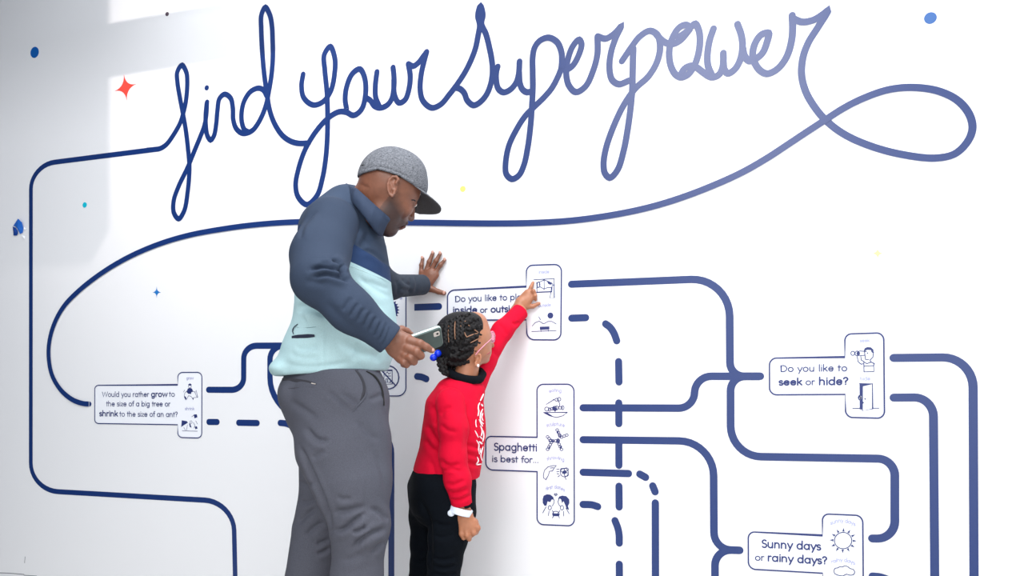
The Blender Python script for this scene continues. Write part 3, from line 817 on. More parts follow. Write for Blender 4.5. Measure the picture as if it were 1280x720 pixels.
def put(name, V, Q, material, parent=None, attrs=None):
    c = (V.min(0) + V.max(0)) / 2
    me = bpy.data.meshes.new(name)
    me.vertices.add(len(V)); me.vertices.foreach_set('co', (V - c).astype(np.float32).ravel())
    me.loops.add(Q.size); me.loops.foreach_set('vertex_index', Q.astype(np.int32).ravel())
    me.polygons.add(len(Q))
    me.polygons.foreach_set('loop_start', np.arange(0, Q.size, 4, dtype=np.int32))
    me.update(calc_edges=True)
    me.shade_smooth()
    me.materials.append(material)
    for k, v in (attrs or {}).items():
        a = me.attributes.new(k, 'FLOAT', 'POINT'); a.data.foreach_set('value', v.astype(np.float32))
    o = bpy.data.objects.new(name, me)
    if parent is not None:
        o.parent = parent; o.location = Vector(c - ABS[parent.name])
    else: o.location = Vector(c)
    ABS[o.name] = c
    COL.objects.link(o)
    return o

class Surf:
    """near surface of a mesh as seen from the front: gives the depth at a place"""
    def __init__(self, V, Q):
        self.V = V; self.px = proj(V); self.N = normals(V, Q)
    def Y(self, x, y, rad=5):
        d = np.hypot(self.px[:, 0] - x, self.px[:, 1] - y)
        m = (d < rad) & (self.N[:, 1] < 0.25)
        if not m.any():
            return self.V[np.argmin(d), 1]
        Ys = self.V[m, 1]; y0 = Ys.min(); mm = Ys < y0 + .03
        w = 1 / (d[m][mm] + .3)
        return float((Ys[mm] * w).sum() / w.sum())
    def strip(self, name, paths, w_px, material, parent, lift=.0015, thick=.0012, step=2.5, closed=False):
        V, Fc = [], []
        for path in paths:
            pts = catmull(path, step) if len(path) > 2 else [np.array(path[0], float) + (np.array(path[1], float) - np.array(path[0], float)) * t for t in np.linspace(0, 1, max(2, int(np.hypot(path[1][0] - path[0][0], path[1][1] - path[0][1]) / step)))]
            n = len(pts); base = len(V)
            YS = [self.Y(p[0], p[1]) for p in pts]
            for _ in range(4): YS = [YS[0]] + [(YS[i - 1] + YS[i] + YS[i + 1]) / 3 for i in range(1, n - 1)] + [YS[-1]]
            for i, p in enumerate(pts):
                a, b = pts[max(0, i - 1)], pts[min(n - 1, i + 1)]
                d = (b - a) / (np.linalg.norm(b - a) + 1e-9); nn = np.array([-d[1], d[0]])
                Y = YS[i]
                ww = w_px * (0.55 + .45 * min(1, 4 * min(i, n - 1 - i) / max(1, n - 1)))
                for s, off in ((-1, lift - .002), (-.7, lift + thick), (.7, lift + thick), (1, lift - .002)):
                    q = p + nn * s * ww / 2
                    V.append(P(q[0], q[1], Y - off))
            for i in range(n - 1):
                for j in range(3):
                    a = base + 4 * i + j
                    Fc.append((a, a + 1, a + 5, a + 4))
            Fc.append(tuple(base + j for j in range(4))); Fc.append(tuple(base + 4 * (n - 1) + j for j in range(3, -1, -1)))
        return link(name, V, Fc, material, parent, smooth=True)
    def patch(self, name, outline, material, parent, lift=.0015, n=None):
        pts = [np.array(p, float) for p in outline]
        c = sum(pts) / len(pts)
        V = [P(p[0], p[1], self.Y(*p) - lift) for p in pts]
        V2 = [P(*(c + (p - c) * .5), self.Y(*(c + (p - c) * .5)) - lift - .0006) for p in pts]
        V3 = [P(c[0], c[1], self.Y(*c) - lift - .0008)]
        m = len(pts)
        fs = [(i, (i + 1) % m, m + (i + 1) % m, m + i) for i in range(m)] + [(m + i, m + (i + 1) % m, 2 * m) for i in range(m)]
        return link(name, V + V2 + V3, fs, material, parent, smooth=True)

# ------------------------------------------------------------------ the man
M['skin_m'] = mat('skin_brown', (126, 81, 62), rough=.42, noise=.10, scale=60, bump=.12, bscale=500, sss=.06,
                  seam=[('beard', (60, 39, 36)), ('palm', (172, 118, 96))])
M['skin_hand'] = M['skin_m']
M['sweat'] = mat('sweater_cloth', (56, 70, 92), rough=.85, noise=.13, scale=700, bump=.25, bscale=900, spec=.25,
                 seam=[('band', (38, 60, 98)), ('aqua', (174, 206, 211))])
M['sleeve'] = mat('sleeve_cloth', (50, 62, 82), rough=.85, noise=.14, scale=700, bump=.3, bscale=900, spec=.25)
M['sleeve_shade'] = mat('far_sleeve_shaded', (40, 50, 64), rough=.85, noise=.14, scale=700, bump=.3, bscale=900)  # sleeve cloth with the far arm's shade put into its colour
M['pants'] = mat('grey_trouser_cloth', (82, 84, 95), rough=.8, noise=.18, scale=520, bump=.2, bscale=1000, spec=.25)
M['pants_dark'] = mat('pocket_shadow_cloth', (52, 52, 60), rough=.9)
M['cap'] = mat('grey_wool', (108, 111, 118), rough=.95, noise=.48, scale=190, bump=.7, bscale=320, spec=.25, stretch=(1, 1, 1.8))
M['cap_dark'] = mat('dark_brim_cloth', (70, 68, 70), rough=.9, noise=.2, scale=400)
M['navy_trim'] = mat('navy_trim', (30, 36, 58), rough=.7)
M['dark'] = mat('black_detail', (20, 20, 24), rough=.6)
M['eye_w'] = mat('eye_white', (205, 198, 192), rough=.2)
M['nail'] = mat('fingernail', (196, 148, 132), rough=.3)
M['shoe'] = mat('dark_shoe_leather', (44, 44, 50), rough=.5)
M['sole'] = mat('shoe_sole', (215, 215, 212), rough=.7)

man = tag(empty('person', (P(425, 480, 2.8)[0], 2.8, 0)),
          'person in grey cap and blue and aqua sweater leaning on the wall holding a phone', 'person')

torso = [(434, 268, 2.80, .082, 1.75), (430, 300, 2.80, .122, 1.5), (429, 340, 2.80, .140, 1.35), (430.5, 380, 2.80, .145, 1.25),
         (431, 420, 2.80, .158, 1.15), (417, 452, 2.80, .160, 1.12), (412, 500, 2.80, .150, 1.12)]
arm_n = [(414, 281, 2.63, .084), (400, 320, 2.54, .076), (399, 348, 2.47, .069), (438, 387, 2.46, .055), (481, 420.5, 2.49, .045)]
arm_f = [(446, 290, 2.98, .080), (462, 335, 3.08, .058), (488, 358, 3.18, .044), (527, 356, 3.345, .039)]
leg_n = [(424, 505, 2.71, .145, 1.0), (430, 560, 2.69, .141, 1.0), (440, 600, 2.67, .117, 1.0), (450, 655, 2.66, .087, 1.05), (446, 722, 2.68, .0745, 1.05), (442, 800, 2.70, .069, 1.05), (440, 853, 2.71, .063, 1.1)]
leg_f = [(409, 500, 2.90, .132, 1.0), (413, 560, 2.97, .106, 1.0), (408, 618, 3.00, .092, 1.0), (395, 662, 3.00, .080, 1.0), (385, 722, 3.00, .077, 1.0), (377, 785, 3.00, .068), (374, 825, 3.00, .062)]

h = 0.0026
Bm = Field((-.72, 2.36, -.01), (-.18, 3.46, 1.78), h)
def S(lst, f, g=0): return [tuple(p[:3]) + (p[3] * f + g,) + tuple(p[4:]) for p in lst]
Bm.chain(S(torso, .84), k=.03)
Bm.chain(S(arm_n, .74), k=.02); Bm.chain(S(arm_f, .74), k=.02)
Bm.chain(S(leg_n, .80), k=.03); Bm.chain(S(leg_f, .80), k=.03)
for lg in (leg_n, leg_f):                                            # feet
    p = lg[-1]; c = P(*p[:3])
    Bm.cone(c, (c[0], c[1], .06), p[3] * .7, .035, k=.02)
    Bm.cone((c[0] - .03, c[1], .045), (c[0] + .12, c[1], .035), .036, .026, k=.02)
# neck and head
Bm.cone(P(440, 276, 2.76), P(474, 240, 2.705), .072, .060, 1.0, .03)
Bm.ell(P(488, 226, 2.70), (.096, .077, .090), k=.02)
fx, fz = np.array([.74, .50, -.50]), np.array([.46, .08, .88])
fy = np.cross(fz, fx)
def HD(a, b, c, o=P(482.5, 239, 2.70)):                                 # forward, to the man's left, up
    return o + fx / np.linalg.norm(fx) * a + fy / np.linalg.norm(fy) * b + fz / np.linalg.norm(fz) * c
Rh = (fx, fy, fz)
Bm.ell(HD(.038, 0, -.005), (.062, .064, .085), .02, Rh)               # mid face
Bm.ell(HD(.030, 0, -.062), (.058, .055, .058), .02, Rh)               # jaw
Bm.ell(HD(.066, 0, -.092), (.026, .030, .024), .02, Rh)               # chin
Bm.ell(HD(.078, 0, -.050), (.026, .034, .030), .012, Rh)              # muzzle
Bm.ell(HD(.066, 0, .040), (.026, .050, .024), .015, Rh)               # brow
for s_ in (-1, 1):
    Bm.ell(HD(.062, s_ * .042, -.018), (.028, .022, .026), .014, Rh)  # cheeks
    Bm.ell(HD(.096, s_ * .030, .016), (.010, .015, .009), .006, Rh, sub=True)
    Bm.ell(HD(.084, s_ * .031, .014), (.0125, .0125, .0125), .002, Rh)
    Bm.ell(HD(.097, s_ * .012, -.026), (.013, .010, .009), .005, Rh)  # nostril wings
Bm.cone(HD(.092, 0, .022), HD(.111, 0, -.020), .008, .012, k=.008)    # nose
Bm.cone(HD(.100, -.018, -.046), HD(.103, .018, -.046), .0065, .0065, k=.004)
Bm.cone(HD(.097, -.016, -.060), HD(.100, .016, -.060), .0075, .0075, k=.004)
# ears: rim, lobe, hollow
for s_ in (-1, 1):
    ez = 2.70 + s_ * .082
    dxp = 0 if s_ < 0 else 12
    rim = [(495, 229), (498, 224.5), (495.5, 220.8), (490.5, 220.8), (486.5, 225), (484.8, 231), (485.4, 238), (487.4, 243), (490.4, 246), (492.6, 242.5), (493.4, 238)]
    for a, b in zip(rim[:-1], rim[1:]):
        Bm.cone(P(a[0] + dxp, a[1], ez - s_ * .000), P(b[0] + dxp, b[1], ez), .0042, .0042, k=.003)
    Bm.ell(P(491.5 + dxp, 233, ez - s_ * .009), (.014, .008, .028), .006)
    Bm.cone(P(489 + dxp, 228, ez), P(490 + dxp, 236, ez), .0030, .003, k=.003)
# far hand flat on the wall
def wq(x, y, off): return P(x, y, wall_Y(x)) + WN * off
def hcone(Fd, a, b, ra, rb, k=.004, s=1.0, ax=(0, 1, 0)):
    Fd.cone(wq(*a), wq(*b), ra, rb, s, k, ax)
hcone(Bm, (519, 360, .040), (531, 358, .028), .028, .027, .01)
Bm.cone(wq(533, 357, .024), wq(540, 345, .019), .026, .026, .62, .012, WN)
Bm.cone(wq(530.5, 352, .024), wq(531, 344, .017), .019, .017, .62, .012, WN)
Bm.cone(wq(540, 352, .022), wq(546, 344, .017), .019, .017, .62, .012, WN)
for base, mid, tip, r in (((528.2, 344, .016), (528.6, 332, .013), (529.8, 323.4, .010), .0078), ((534.4, 341, .017), (538.6, 328, .015), (542.4, 317, .010), .0086),
                          ((540.6, 340, .018), (547, 327, .015), (551.6, 317.6, .010), .0086), ((546, 342, .017), (552.4, 332, .014), (557.2, 325.6, .010), .0080)):
    hcone(Bm, base, mid, r * 1.16, r * 1.04); hcone(Bm, mid, tip, r * 1.02, r * .86)
    hcone(Bm, mid, mid, r * 1.12, r * 1.12)
hcone(Bm, (535, 361, .024), (544, 362.6, .017), .015, .0115, .008); hcone(Bm, (544, 362.6, .017), (550, 365.2, .014), .0112, .0100); hcone(Bm, (550, 365.2, .014), (556.6, 366.8, .011), .0104, .0088)
# near hand round the phone
HY = 2.50
Bm.cone(P(484, 421, HY), P(496, 427, HY), .030, .029, .8, .01)
Bm.cone(P(497, 424, HY), P(512, 427, HY), .027, .021, .62, .012)
Bm.cone(P(495, 434, HY), P(508, 441, HY), .026, .019, .62, .012)
Bm.cone(P(493, 437, HY), P(502, 449, HY + .006), .021, .0145, .7, .012)
for ch in (((512, 426, HY - .006, .0145), (525, 429.5, HY - .016, .0118), (533, 434, HY - .012, .0108), (540, 438, HY - .004, .0088)),
           ((509, 435, HY - .008, .0140), (521, 440, HY - .022, .0118), (526, 444.5, HY - .014, .0112), (523.5, 446.5, HY + .008, .0100)),
           ((505, 443, HY - .004, .0130), (514, 448, HY - .016, .0112), (517.5, 452, HY - .008, .0104), (514, 453, HY + .012, .0092)),
           ((499, 448, HY + .002, .0118), (505, 453, HY - .008, .0100), (508, 456, HY + .000, .0092), (504, 456, HY + .014, .0082))):
    Bm.chain(ch, k=.005)
Bm.chain([(493, 416, HY + .012, .016), (502, 412.5, HY + .026, .0125), (508, 414.5, HY + .034, .0110), (513.5, 418, HY + .040, .0092)], k=.006)
V, Q = Bm.mesh(2); del Bm
px = proj(V)
# beard region: lower jaw and chin, up the sideburn
ho = HD(0, 0, 0); rel = V - ho
fa, fc = rel @ (fx / np.linalg.norm(fx)), rel @ (fz / np.linalg.norm(fz))
inhead = (np.linalg.norm(rel, axis=1) < .17)
bd = np.minimum(-.034 - fc + .5 * np.clip(.03 - fa, 0, 1) + .008 * np.sin(fa * 60), .112 - np.abs(fa - .055) * 1.0)
bd = np.where(inhead & (fa > -.004), np.minimum(bd, fa + .002), -1)
mouth = np.exp(-(((fa - .104) / .02) ** 2 + ((fc + .053) / .008) ** 2))
V = folds(V, Q, [([(497, 240), (497.5, 246), (496, 252)], 2, .0012), ([(507, 262), (504, 270), (500, 276)], 2.2, .0015),
                 ([(461, 250), (466, 262), (474, 272)], 3, .0016), ([(449, 229), (456, 233), (462, 234)], 2, .0012),
                 ([(505.5, 284.5), (501, 285.6), (498, 287.4)], 1.2, .002), ([(504, 447), (511, 439.5)], 1.2, .0016)])
body_m = put('body', V, Q, M['skin_m'], man, {'beard': bd, 'palm': np.full(len(V), -1.0)})
sm = Surf(V, Q)
sm.strip('eyebrow', [[(514, 250), (517, 250), (519.5, 251.6)]], 1.8, M['dark'], man, lift=.001)
sm.strip('lips', [[(507, 283), (503.6, 284.8), (499, 287)]], 3.0, mat('lips', (92, 56, 50), rough=.45), man, lift=.0006)
eo = HD(.0905, -.031, .0135)
Ee = Field(eo - .02, eo + .02, .0012); Ee.ell(eo, (.0080, .0080, .0080), .001)
v_, q_ = Ee.mesh(1); put('eye', v_, q_, M['eye_w'], man)
Ee = Field(eo - .02, eo + .02, .0009); Ee.ell(eo + fx * .0085 + fz * -.002, (.003, .0042, .0042), .001, Rh)
v_, q_ = Ee.mesh(1); put('iris', v_, q_, M['dark'], man)
for (x, y) in ((529.9, 322.8), (542.9, 316.2), (552.1, 316.8), (557.8, 324.8), (557, 366.4)):
    c = wq(x, y, .017); Ee = Field(c - .02, c + .02, .0012); Ee.ell(c, (.0055, .003, .0075), .001); v_, q_ = Ee.mesh(1)
    put('fingernail', v_, q_, M['nail'], man)
c = P(540.6, 437.4, HY - .0105); Ee = Field(c - .02, c + .02, .0012); Ee.ell(c, (.0065, .003, .005), .001, ((.8, 0, -.5), (0, 1, 0), (.5, 0, .8))); v_, q_ = Ee.mesh(1)
put('fingernail', v_, q_, M['nail'], man)

# sweater body with stand collar
Fs = Field((-.80, 2.44, .93), (-.22, 3.20, 1.68), .0035)
Fs.chain(torso, k=.035)
Fs.cone(P(414, 281, 2.66), P(446, 290, 2.94), .080, .080, 1, .03)
Fs.cone(P(404, 284, 2.74), P(440, 262, 2.76), .070, .068, 1.2, .04)
Fs.ell(P(362, 461, 2.80), (.055, .14, .035), .03)                     # hem kicks out at the back
Fs.ell(P(466, 400, 2.78), (.060, .13, .10), .03)                      # belly
Fs.cone(P(428, 250, 2.74), P(446, 262, 2.74), .030, .050, 1.2, .03)
# hem
b0, b1 = P(349, 470.5, 2.8), P(476, 463.5, 2.8)
nn = np.array([-(b0[2] - b1[2]), 0, (b0[0] - b1[0])]); 
nn = nn if nn[2] < 0 else -nn
Fs.plane(b0, nn, .006)
Fs.chain([(417, 462, 2.80, .145, 1.12), (412, 520, 2.80, .145, 1.12)], k=.006, sub=True)
V, Q = Fs.mesh(2); del Fs
V = folds(V, Q, [
    ([(371, 392), (380, 386), (400, 391), (418, 398)], 4, .009), ([(372, 386), (380, 381), (396, 386)], 3, .005), ([(368, 434), (380, 436), (398, 432)], 4, .004),
    ([(352, 452), (370, 457), (400, 458), (440, 452)], 3, .0025), ([(360, 440), (378, 447), (400, 447)], 4, .003),
    ([(440, 350), (458, 372), (480, 388)], 4, .004), ([(446, 345), (470, 362), (490, 372)], 3.5, .004), ([(438, 360), (452, 385), (470, 402)], 4, .004),
    ([(458, 350), (476, 358), (489, 362)], 3, .003), ([(448, 312), (466, 316), (486, 333)], 2.5, .004), ([(462, 290), (456, 300), (449, 312)], 4, .006),
    ([(420, 425), (450, 440), (478, 446)], 5, .004), ([(404, 410), (404, 440), (402, 466)], 2, .0015), ([(440, 452), (446, 440), (444, 426)], 4, .003),
    ([(470, 455), (476, 440), (488, 428)], 4, .004)], 0)
zb = lambda x: P(436, 331, 2.8)[2] - np.clip((640 + x / 2.8 * F) - 436, -30, 80) * .41 / F * 2.8
zt = lambda x: P(449, 313, 2.8)[2] - np.clip((640 + x / 2.8 * F) - 449, -40, 80) * .56 / F * 2.8
aq = zb(V[:, 0]) - V[:, 2]; bn = np.minimum(zt(V[:, 0]) - V[:, 2], V[:, 2] - zb(V[:, 0]) + .0)
put('sweater', V, Q, M['sweat'], man, {'aqua': aq, 'band': bn})
ss = Surf(V, Q)
ss.strip('pocket_trim', [[(364.5, 421.4), (379, 420.6), (393.2, 419.6)]], 5.2, M['navy_trim'], man, lift=.0035)
ss.strip('seam', [[(371, 409.5), (382, 409.8), (395, 408.6)]], 1.2, mat('seam_shade', (120, 150, 156), rough=.9), man, lift=.0003)
ss.strip('pocket_loop', [[(372, 405), (367, 409.5), (365.6, 414), (367, 417.6)]], 1.4, M['navy_trim'], man, lift=.004)
ss.strip('seam', [[(436.5, 331.6), (460, 341), (487.5, 352.2)]], 1.1, mat('seam_pale', (196, 226, 230), rough=.9), man, lift=.0003)

# collar: an open ring standing up round the neck
Fc_ = Field((-.66, 2.60, 1.38), (-.30, 2.92, 1.66), .0025)
ringc = [(433, 231.5, 2.74), (445, 238, 2.655), (456, 248, 2.635), (468, 259, 2.635), (478, 268, 2.645), (485.5, 274.5, 2.665)]
ringf = [(433, 231.5, 2.74), (448, 236, 2.80), (462, 246, 2.82), (474, 258, 2.81), (482, 268, 2.78)]
lower = [(432, 244, 2.74), (444, 253, 2.65), (452, 262, 2.628), (462, 275, 2.628), (470, 286, 2.65), (476, 293, 2.69)]
lower = [tuple(np.array(a) + 1.0 * (np.array(b) - np.array(a))) for a, b in zip(ringc, lower)]
rc_, lw_ = [catmull([(p[0], p[1]) for p in L], 3) for L in (ringc, lower)]
def resamp(L, n): 
    L = np.array(L, float); idx = np.linspace(0, len(L) - 1, n); i0 = np.minimum(idx.astype(int), len(L) - 2); t = (idx - i0)[:, None]
    return L[i0] * (1 - t) + L[i0 + 1] * t
rr_, ll_, ff_ = resamp(ringc, 26), resamp(lower, 26), resamp(ringf, 16)
for i in range(25):
    for t in np.linspace(0, 1, 9):
        a = rr_[i] * (1 - t) + ll_[i] * t; b = rr_[i + 1] * (1 - t) + ll_[i + 1] * t
        bul = .006 * math.sin(t * math.pi)
        Fc_.cone(P(*a) - [0, bul, 0], P(*b) - [0, bul, 0], .0042 + .002 * (t < .12) + .003 * t, .0042 + .002 * (t < .12) + .003 * t, 1, .004)
for i in range(15):
    for dy in (0, 3, 6, 9, 12, 15):
        a, b = ff_[i], ff_[i + 1]
        Fc_.cone(P(a[0], a[1] + dy, a[2]), P(b[0], b[1] + dy, b[2]), .0045, .0045, 1, .004)
V, Q = Fc_.mesh(3)
put('collar', V, Q, mat('collar_cloth', (42, 57, 82), rough=.85, noise=.1, scale=700, bump=.2), man)
sc = Surf(V, Q)

def sleeve(name, pts, material, cuts, fl=(), lo=None, hi=None, hh=.0026, k=.03):
    c = np.array([P(*p[:3]) for p in pts]); r = max(p[3] for p in pts) + .03
    Fd = Field(c.min(0) - r, c.max(0) + r, hh)
    Fd.chain(pts, k=k)
    a, b = P(*pts[-2][:3]), P(*pts[-1][:3]); d = (b - a) / np.linalg.norm(b - a)
    Fd.cone(b, b + d * .045, pts[-1][3], pts[-1][3], 1, .002)
    Fd.plane(b + d * cuts, d, .004)
    Fd.cone(b - d * .03, b + d * .05, pts[-1][3] * .86, pts[-1][3] * .86, 1, .004, sub=True)
    V, Q = Fd.mesh(2)
    V = folds(V, Q, fl)
    put(name, V, Q, material, man)
    return Surf(V, Q)
sleeve('sleeve', arm_n[:-1] + [(484, 422, 2.49, .047)], M['sleeve'], .012, [
    ([(414, 324), (423, 330), (429, 343)], 2.4, .011), ([(386, 338), (404, 334), (420, 338), (430, 346)], 2.6, .012), ([(390, 346), (410, 343), (432, 352)], 2.4, .010), ([(430, 330), (426, 338), (430, 348), (437, 352)], 2.6, .009),
    ([(398, 329), (412, 330), (424, 338)], 3, .004), ([(380, 352), (396, 352), (410, 356)], 4, .003), ([(374, 300), (379, 282), (390, 268), (398, 262)], 3, .004),
    ([(470, 345), (461, 310), (466, 292)], 4, .003),
    ([(441, 371), (434, 380), (428, 390)], 3, .0035), ([(449, 378), (442, 388), (436, 398)], 2.6, .003), ([(457, 384), (450, 394), (446, 404)], 2.6, .003),
    ([(464, 389), (458, 400), (454, 410)], 2.4, .003), ([(471, 395), (465, 406), (462, 416)], 2.4, .003), ([(478, 400), (473, 410), (468, 422)], 2.2, .003),
    ([(484, 402), (480, 414), (473, 428)], 2.2, .003), ([(488, 406), (484, 420), (477, 434)], 2, .0025), ([(405, 375), (425, 396), (450, 418)], 5, .003),
    ([(440, 240), (452, 262), (460, 285)], 2, .002)], k=.05)
sleeve('sleeve', arm_f, M['sleeve_shade'], .008, [
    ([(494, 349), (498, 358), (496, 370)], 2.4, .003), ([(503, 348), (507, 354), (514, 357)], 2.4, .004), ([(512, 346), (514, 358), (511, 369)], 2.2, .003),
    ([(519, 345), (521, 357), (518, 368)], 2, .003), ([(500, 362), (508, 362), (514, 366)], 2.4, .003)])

# cap: crown, brim, button
cap_o = P(489, 225.5, 2.70)
Fk = Field(cap_o - .16, cap_o + np.array([.22, .16, .16]), .0028)
Fk.ell(cap_o, (.1045, .090, .1035), .01)
Fk.ell(P(509, 219, 2.715), (.056, .070, .056), .03)
Fk.ell(P(512, 236, 2.725), (.050, .066, .040), .03)
Fk.ell(P(486, 233, 2.70), (.090, .076, .100), .004, sub=True)
for x0, y0, x1, y1 in ((446, 216, 478, 212.6), (478, 213.4, 505, 222.6), (505, 223.6, 532, 239)):
    a, b = P(x0, y0, 2.62), P(x1, y1, 2.64)
    dd = b - a; nrm = np.cross(dd, np.array([0.0, 1, 0.06])); nrm = nrm if nrm[2] < 0 else -nrm
    bx = (np.array([P(x0 if x0 > 446 else 430, 0, 2.70)[0], 2.4, 1.3]), np.array([P(x1 if x1 < 532 else 560, 0, 2.70)[0] - .0028, 3.0, 1.9]))
    Fk.plane(a, nrm, .002, box=bx)
V, Q = Fk.mesh(2)
V = folds(V, Q, [([(449, 213), (470, 208.4), (492, 213), (520, 227)], 1.3, .0016), ([(483, 184), (500, 196), (506, 222)], 1.2, .0012), ([(475, 184), (462, 196), (458, 212)], 1.2, .0012)])
capo = put('cap', V, Q, M['cap'], man); capo['label'] = 'grey wool flat-brimmed cap'
sk = Surf(V, Q)
sk.strip('cap_logo', [[(451.5, 205.5), (452.8, 207.4), (454, 205), (454.4, 207.6), (455.6, 206)]], 1.2, M['dark'], man)
sk.strip('vent_hole', [[(510.5, 194.8), (512, 196)]], 1.8, M['dark'], man)
sk.strip('cap_band', [[(449, 216.6), (460, 213.2), (472, 211.8), (488, 215.6), (505, 223), (519, 230.2)]], 2.0, M['dark'], man, lift=-.001, thick=.002)
# brim: curved sheet
def brimpt(u, v):
    # u across (-1 near side .. 1 far side), v from the head outwards
    near0, mid0, far0 = P(512, 226.5, 2.640), P(526, 240, 2.76), P(512, 262, 2.84)
    near1, mid1, far1 = P(537, 245, 2.675), P(551.5, 262.5, 2.77), P(530, 268.6, 2.87)
    def q(a, m, b):
        t = (u + 1) / 2
        m2 = 2 * m - (a + b) / 2
        return (1 - t) ** 2 * a + 2 * (1 - t) * t * m2 + t * t * b
    return q(near0, mid0, far0) * (1 - v) + q(near1, mid1, far1) * v
NU, NV = 22, 9
top, bot = [], []
for i in range(NU + 1):
    for j in range(NV + 1):
        u = -1 + 2 * i / NU
        v = j / NV * (1 - .30 * abs(u) ** 4)
        p = brimpt(u, v); top.append(p)
a_ = np.array(top); 
bot = [p + np.array([-.0006, 0.0, -.0035]) for p in top]
fs, fb = [], []
W_ = NV + 1; n_ = len(top)
for i in range(NU):
    for j in range(NV):
        q = (i * W_ + j, (i + 1) * W_ + j, (i + 1) * W_ + j + 1, i * W_ + j + 1); fs.append(q)
        fb.append(tuple(x + n_ for x in q[::-1]))
edge = [i * W_ + NV for i in range(NU + 1)]
for a, b in zip(edge[:-1], edge[1:]): fs.append((a, b, b + n_, a + n_))
for i in (0, NU):
    for j in range(NV): a = i * W_ + j; fs.append((a, a + 1, a + 1 + n_, a + n_))
brim = link('cap_brim', top + bot, fs + fb, M['cap'], man, smooth=True)
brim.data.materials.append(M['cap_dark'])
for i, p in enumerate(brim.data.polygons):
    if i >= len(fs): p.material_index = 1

# trousers
Fp = Field((-.82, 2.52, .03), (-.20, 3.14, 1.04), .0035)
Fp.chain(leg_n, k=.03)
Fp.chain([(416, 470, 2.80, .143, 1.05), (414, 505, 2.80, .150, 1.05)], k=.05)
Fp.ell(P(375, 492, 2.79), (.062, .13, .062), .035)
Fp.ell(P(452, 500, 2.78), (.080, .12, .09), .05)
Fp.chain(leg_f, k=.006)
Fp.plane(P(410, 462, 2.8), (0, 0, 1), .004)
Fp.plane((0, 0, .045), (0, 0, -1), .004)
V, Q = Fp.mesh(2); del Fp
V = folds(V, Q, [
    ([(404, 486), (420, 496), (432, 508), (440, 515)], 3, .004), ([(424, 490), (440, 499), (450, 508)], 3, .004), ([(362, 500), (380, 512), (398, 524)], 4, .004),
    ([(382, 534), (396, 549), (412, 551)], 3.5, .006), ([(390, 574), (398, 568), (406, 562)], 3, .003), ([(446, 524), (456, 536), (474, 552)], 4, .004),
    ([(460, 500), (472, 496), (480, 492)], 3, .003), ([(374, 556), (388, 586), (402, 618), (412, 646), (414, 664)], 2.6, .010),
    ([(417, 640), (436, 638), (458, 632)], 3.5, .006), ([(416, 664), (430, 661), (444, 650), (458, 640)], 3.2, .009), ([(440, 665), (452, 662), (460, 656)], 2.6, .008),
    ([(462, 634), (474, 640), (486, 652)], 3.4, .006), ([(440, 688), (450, 676), (462, 668), (484, 660)], 3.4, .009), ([(464, 692), (472, 684), (480, 676)], 3, .006),
    ([(420, 620), (430, 624), (440, 622)], 3, .003), ([(425, 700), (440, 698), (455, 690)], 4, .003), ([(468, 560), (478, 590), (484, 620)], 4, .003),
    ([(372, 655), (382, 645), (396, 634)], 3, .006), ([(380, 672), (392, 660), (406, 652)], 3.2, .006), ([(396, 680), (402, 678), (412, 674)], 2.6, .006), ([(396, 692), (404, 690), (412, 684)], 2.6, .006),
    ([(374, 625), (384, 628), (396, 622)], 3, .004), ([(372, 600), (384, 606), (396, 602)], 3, .003), ([(455, 600), (456, 640), (454, 720)], 1.2, .0012)])
put('trousers', V, Q, M['pants'], man)
st = Surf(V, Q)
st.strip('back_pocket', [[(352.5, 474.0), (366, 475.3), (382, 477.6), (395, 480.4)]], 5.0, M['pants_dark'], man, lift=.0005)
st.strip('pocket_zip', [[(389, 479), (394.5, 480)]], 2.4, M['eye_w'], man, lift=.003)
st.strip('seam', [[(352, 486), (372, 484.5), (392, 484)]], 1.1, mat('seam_grey', (74, 74, 84), rough=.9), man, lift=.0002)
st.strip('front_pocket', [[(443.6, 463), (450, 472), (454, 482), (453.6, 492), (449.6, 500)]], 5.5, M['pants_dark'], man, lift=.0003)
st.strip('pocket_edge', [[(446.6, 462), (453.4, 472), (457.4, 484), (456.4, 495), (449, 505), (441, 514)]], 2.2, M['pants'], man, lift=.002)
st.strip('belt_line', [[(458, 464), (468, 470), (476, 482), (479.6, 500), (480.4, 507)]], 3.0, M['dark'], man, lift=.0005)
for lg, nm in ((leg_n, 0), (leg_f, 1)):
    c = P(*lg[-1][:3])
    Fd = Field((c[0] - .13, c[1] - .08, -.01), (c[0] + .24, c[1] + .08, .15), .0035)
    Fd.cone((c[0] - .02, c[1], .06), (c[0], c[1], .11), .044, .040, 1, .02)
    Fd.cone((c[0] - .045, c[1], .055), (c[0] + .13, c[1] + .0, .045), .045, .038, 1.05, .03)
    Fd.cone((c[0] + .13, c[1], .040), (c[0] + .175, c[1], .036), .040, .032, 1.2, .02)
    Fd.plane((0, 0, .012), (0, 0, -1), .003)
    v_, q_ = Fd.mesh(2); sh = put('shoe', v_, q_, M['shoe'], man)
    Fd = Field((c[0] - .13, c[1] - .08, -.01), (c[0] + .24, c[1] + .08, .05), .003)
    Fd.cone((c[0] - .045, c[1], .022), (c[0] + .17, c[1], .022), .048, .044, 1.05, .02)
    Fd.plane((0, 0, .001), (0, 0, -1), .002); Fd.plane((0, 0, .026), (0, 0, 1), .002)
    v_, q_ = Fd.mesh(1); put('sole', v_, q_, M['sole'], sh)

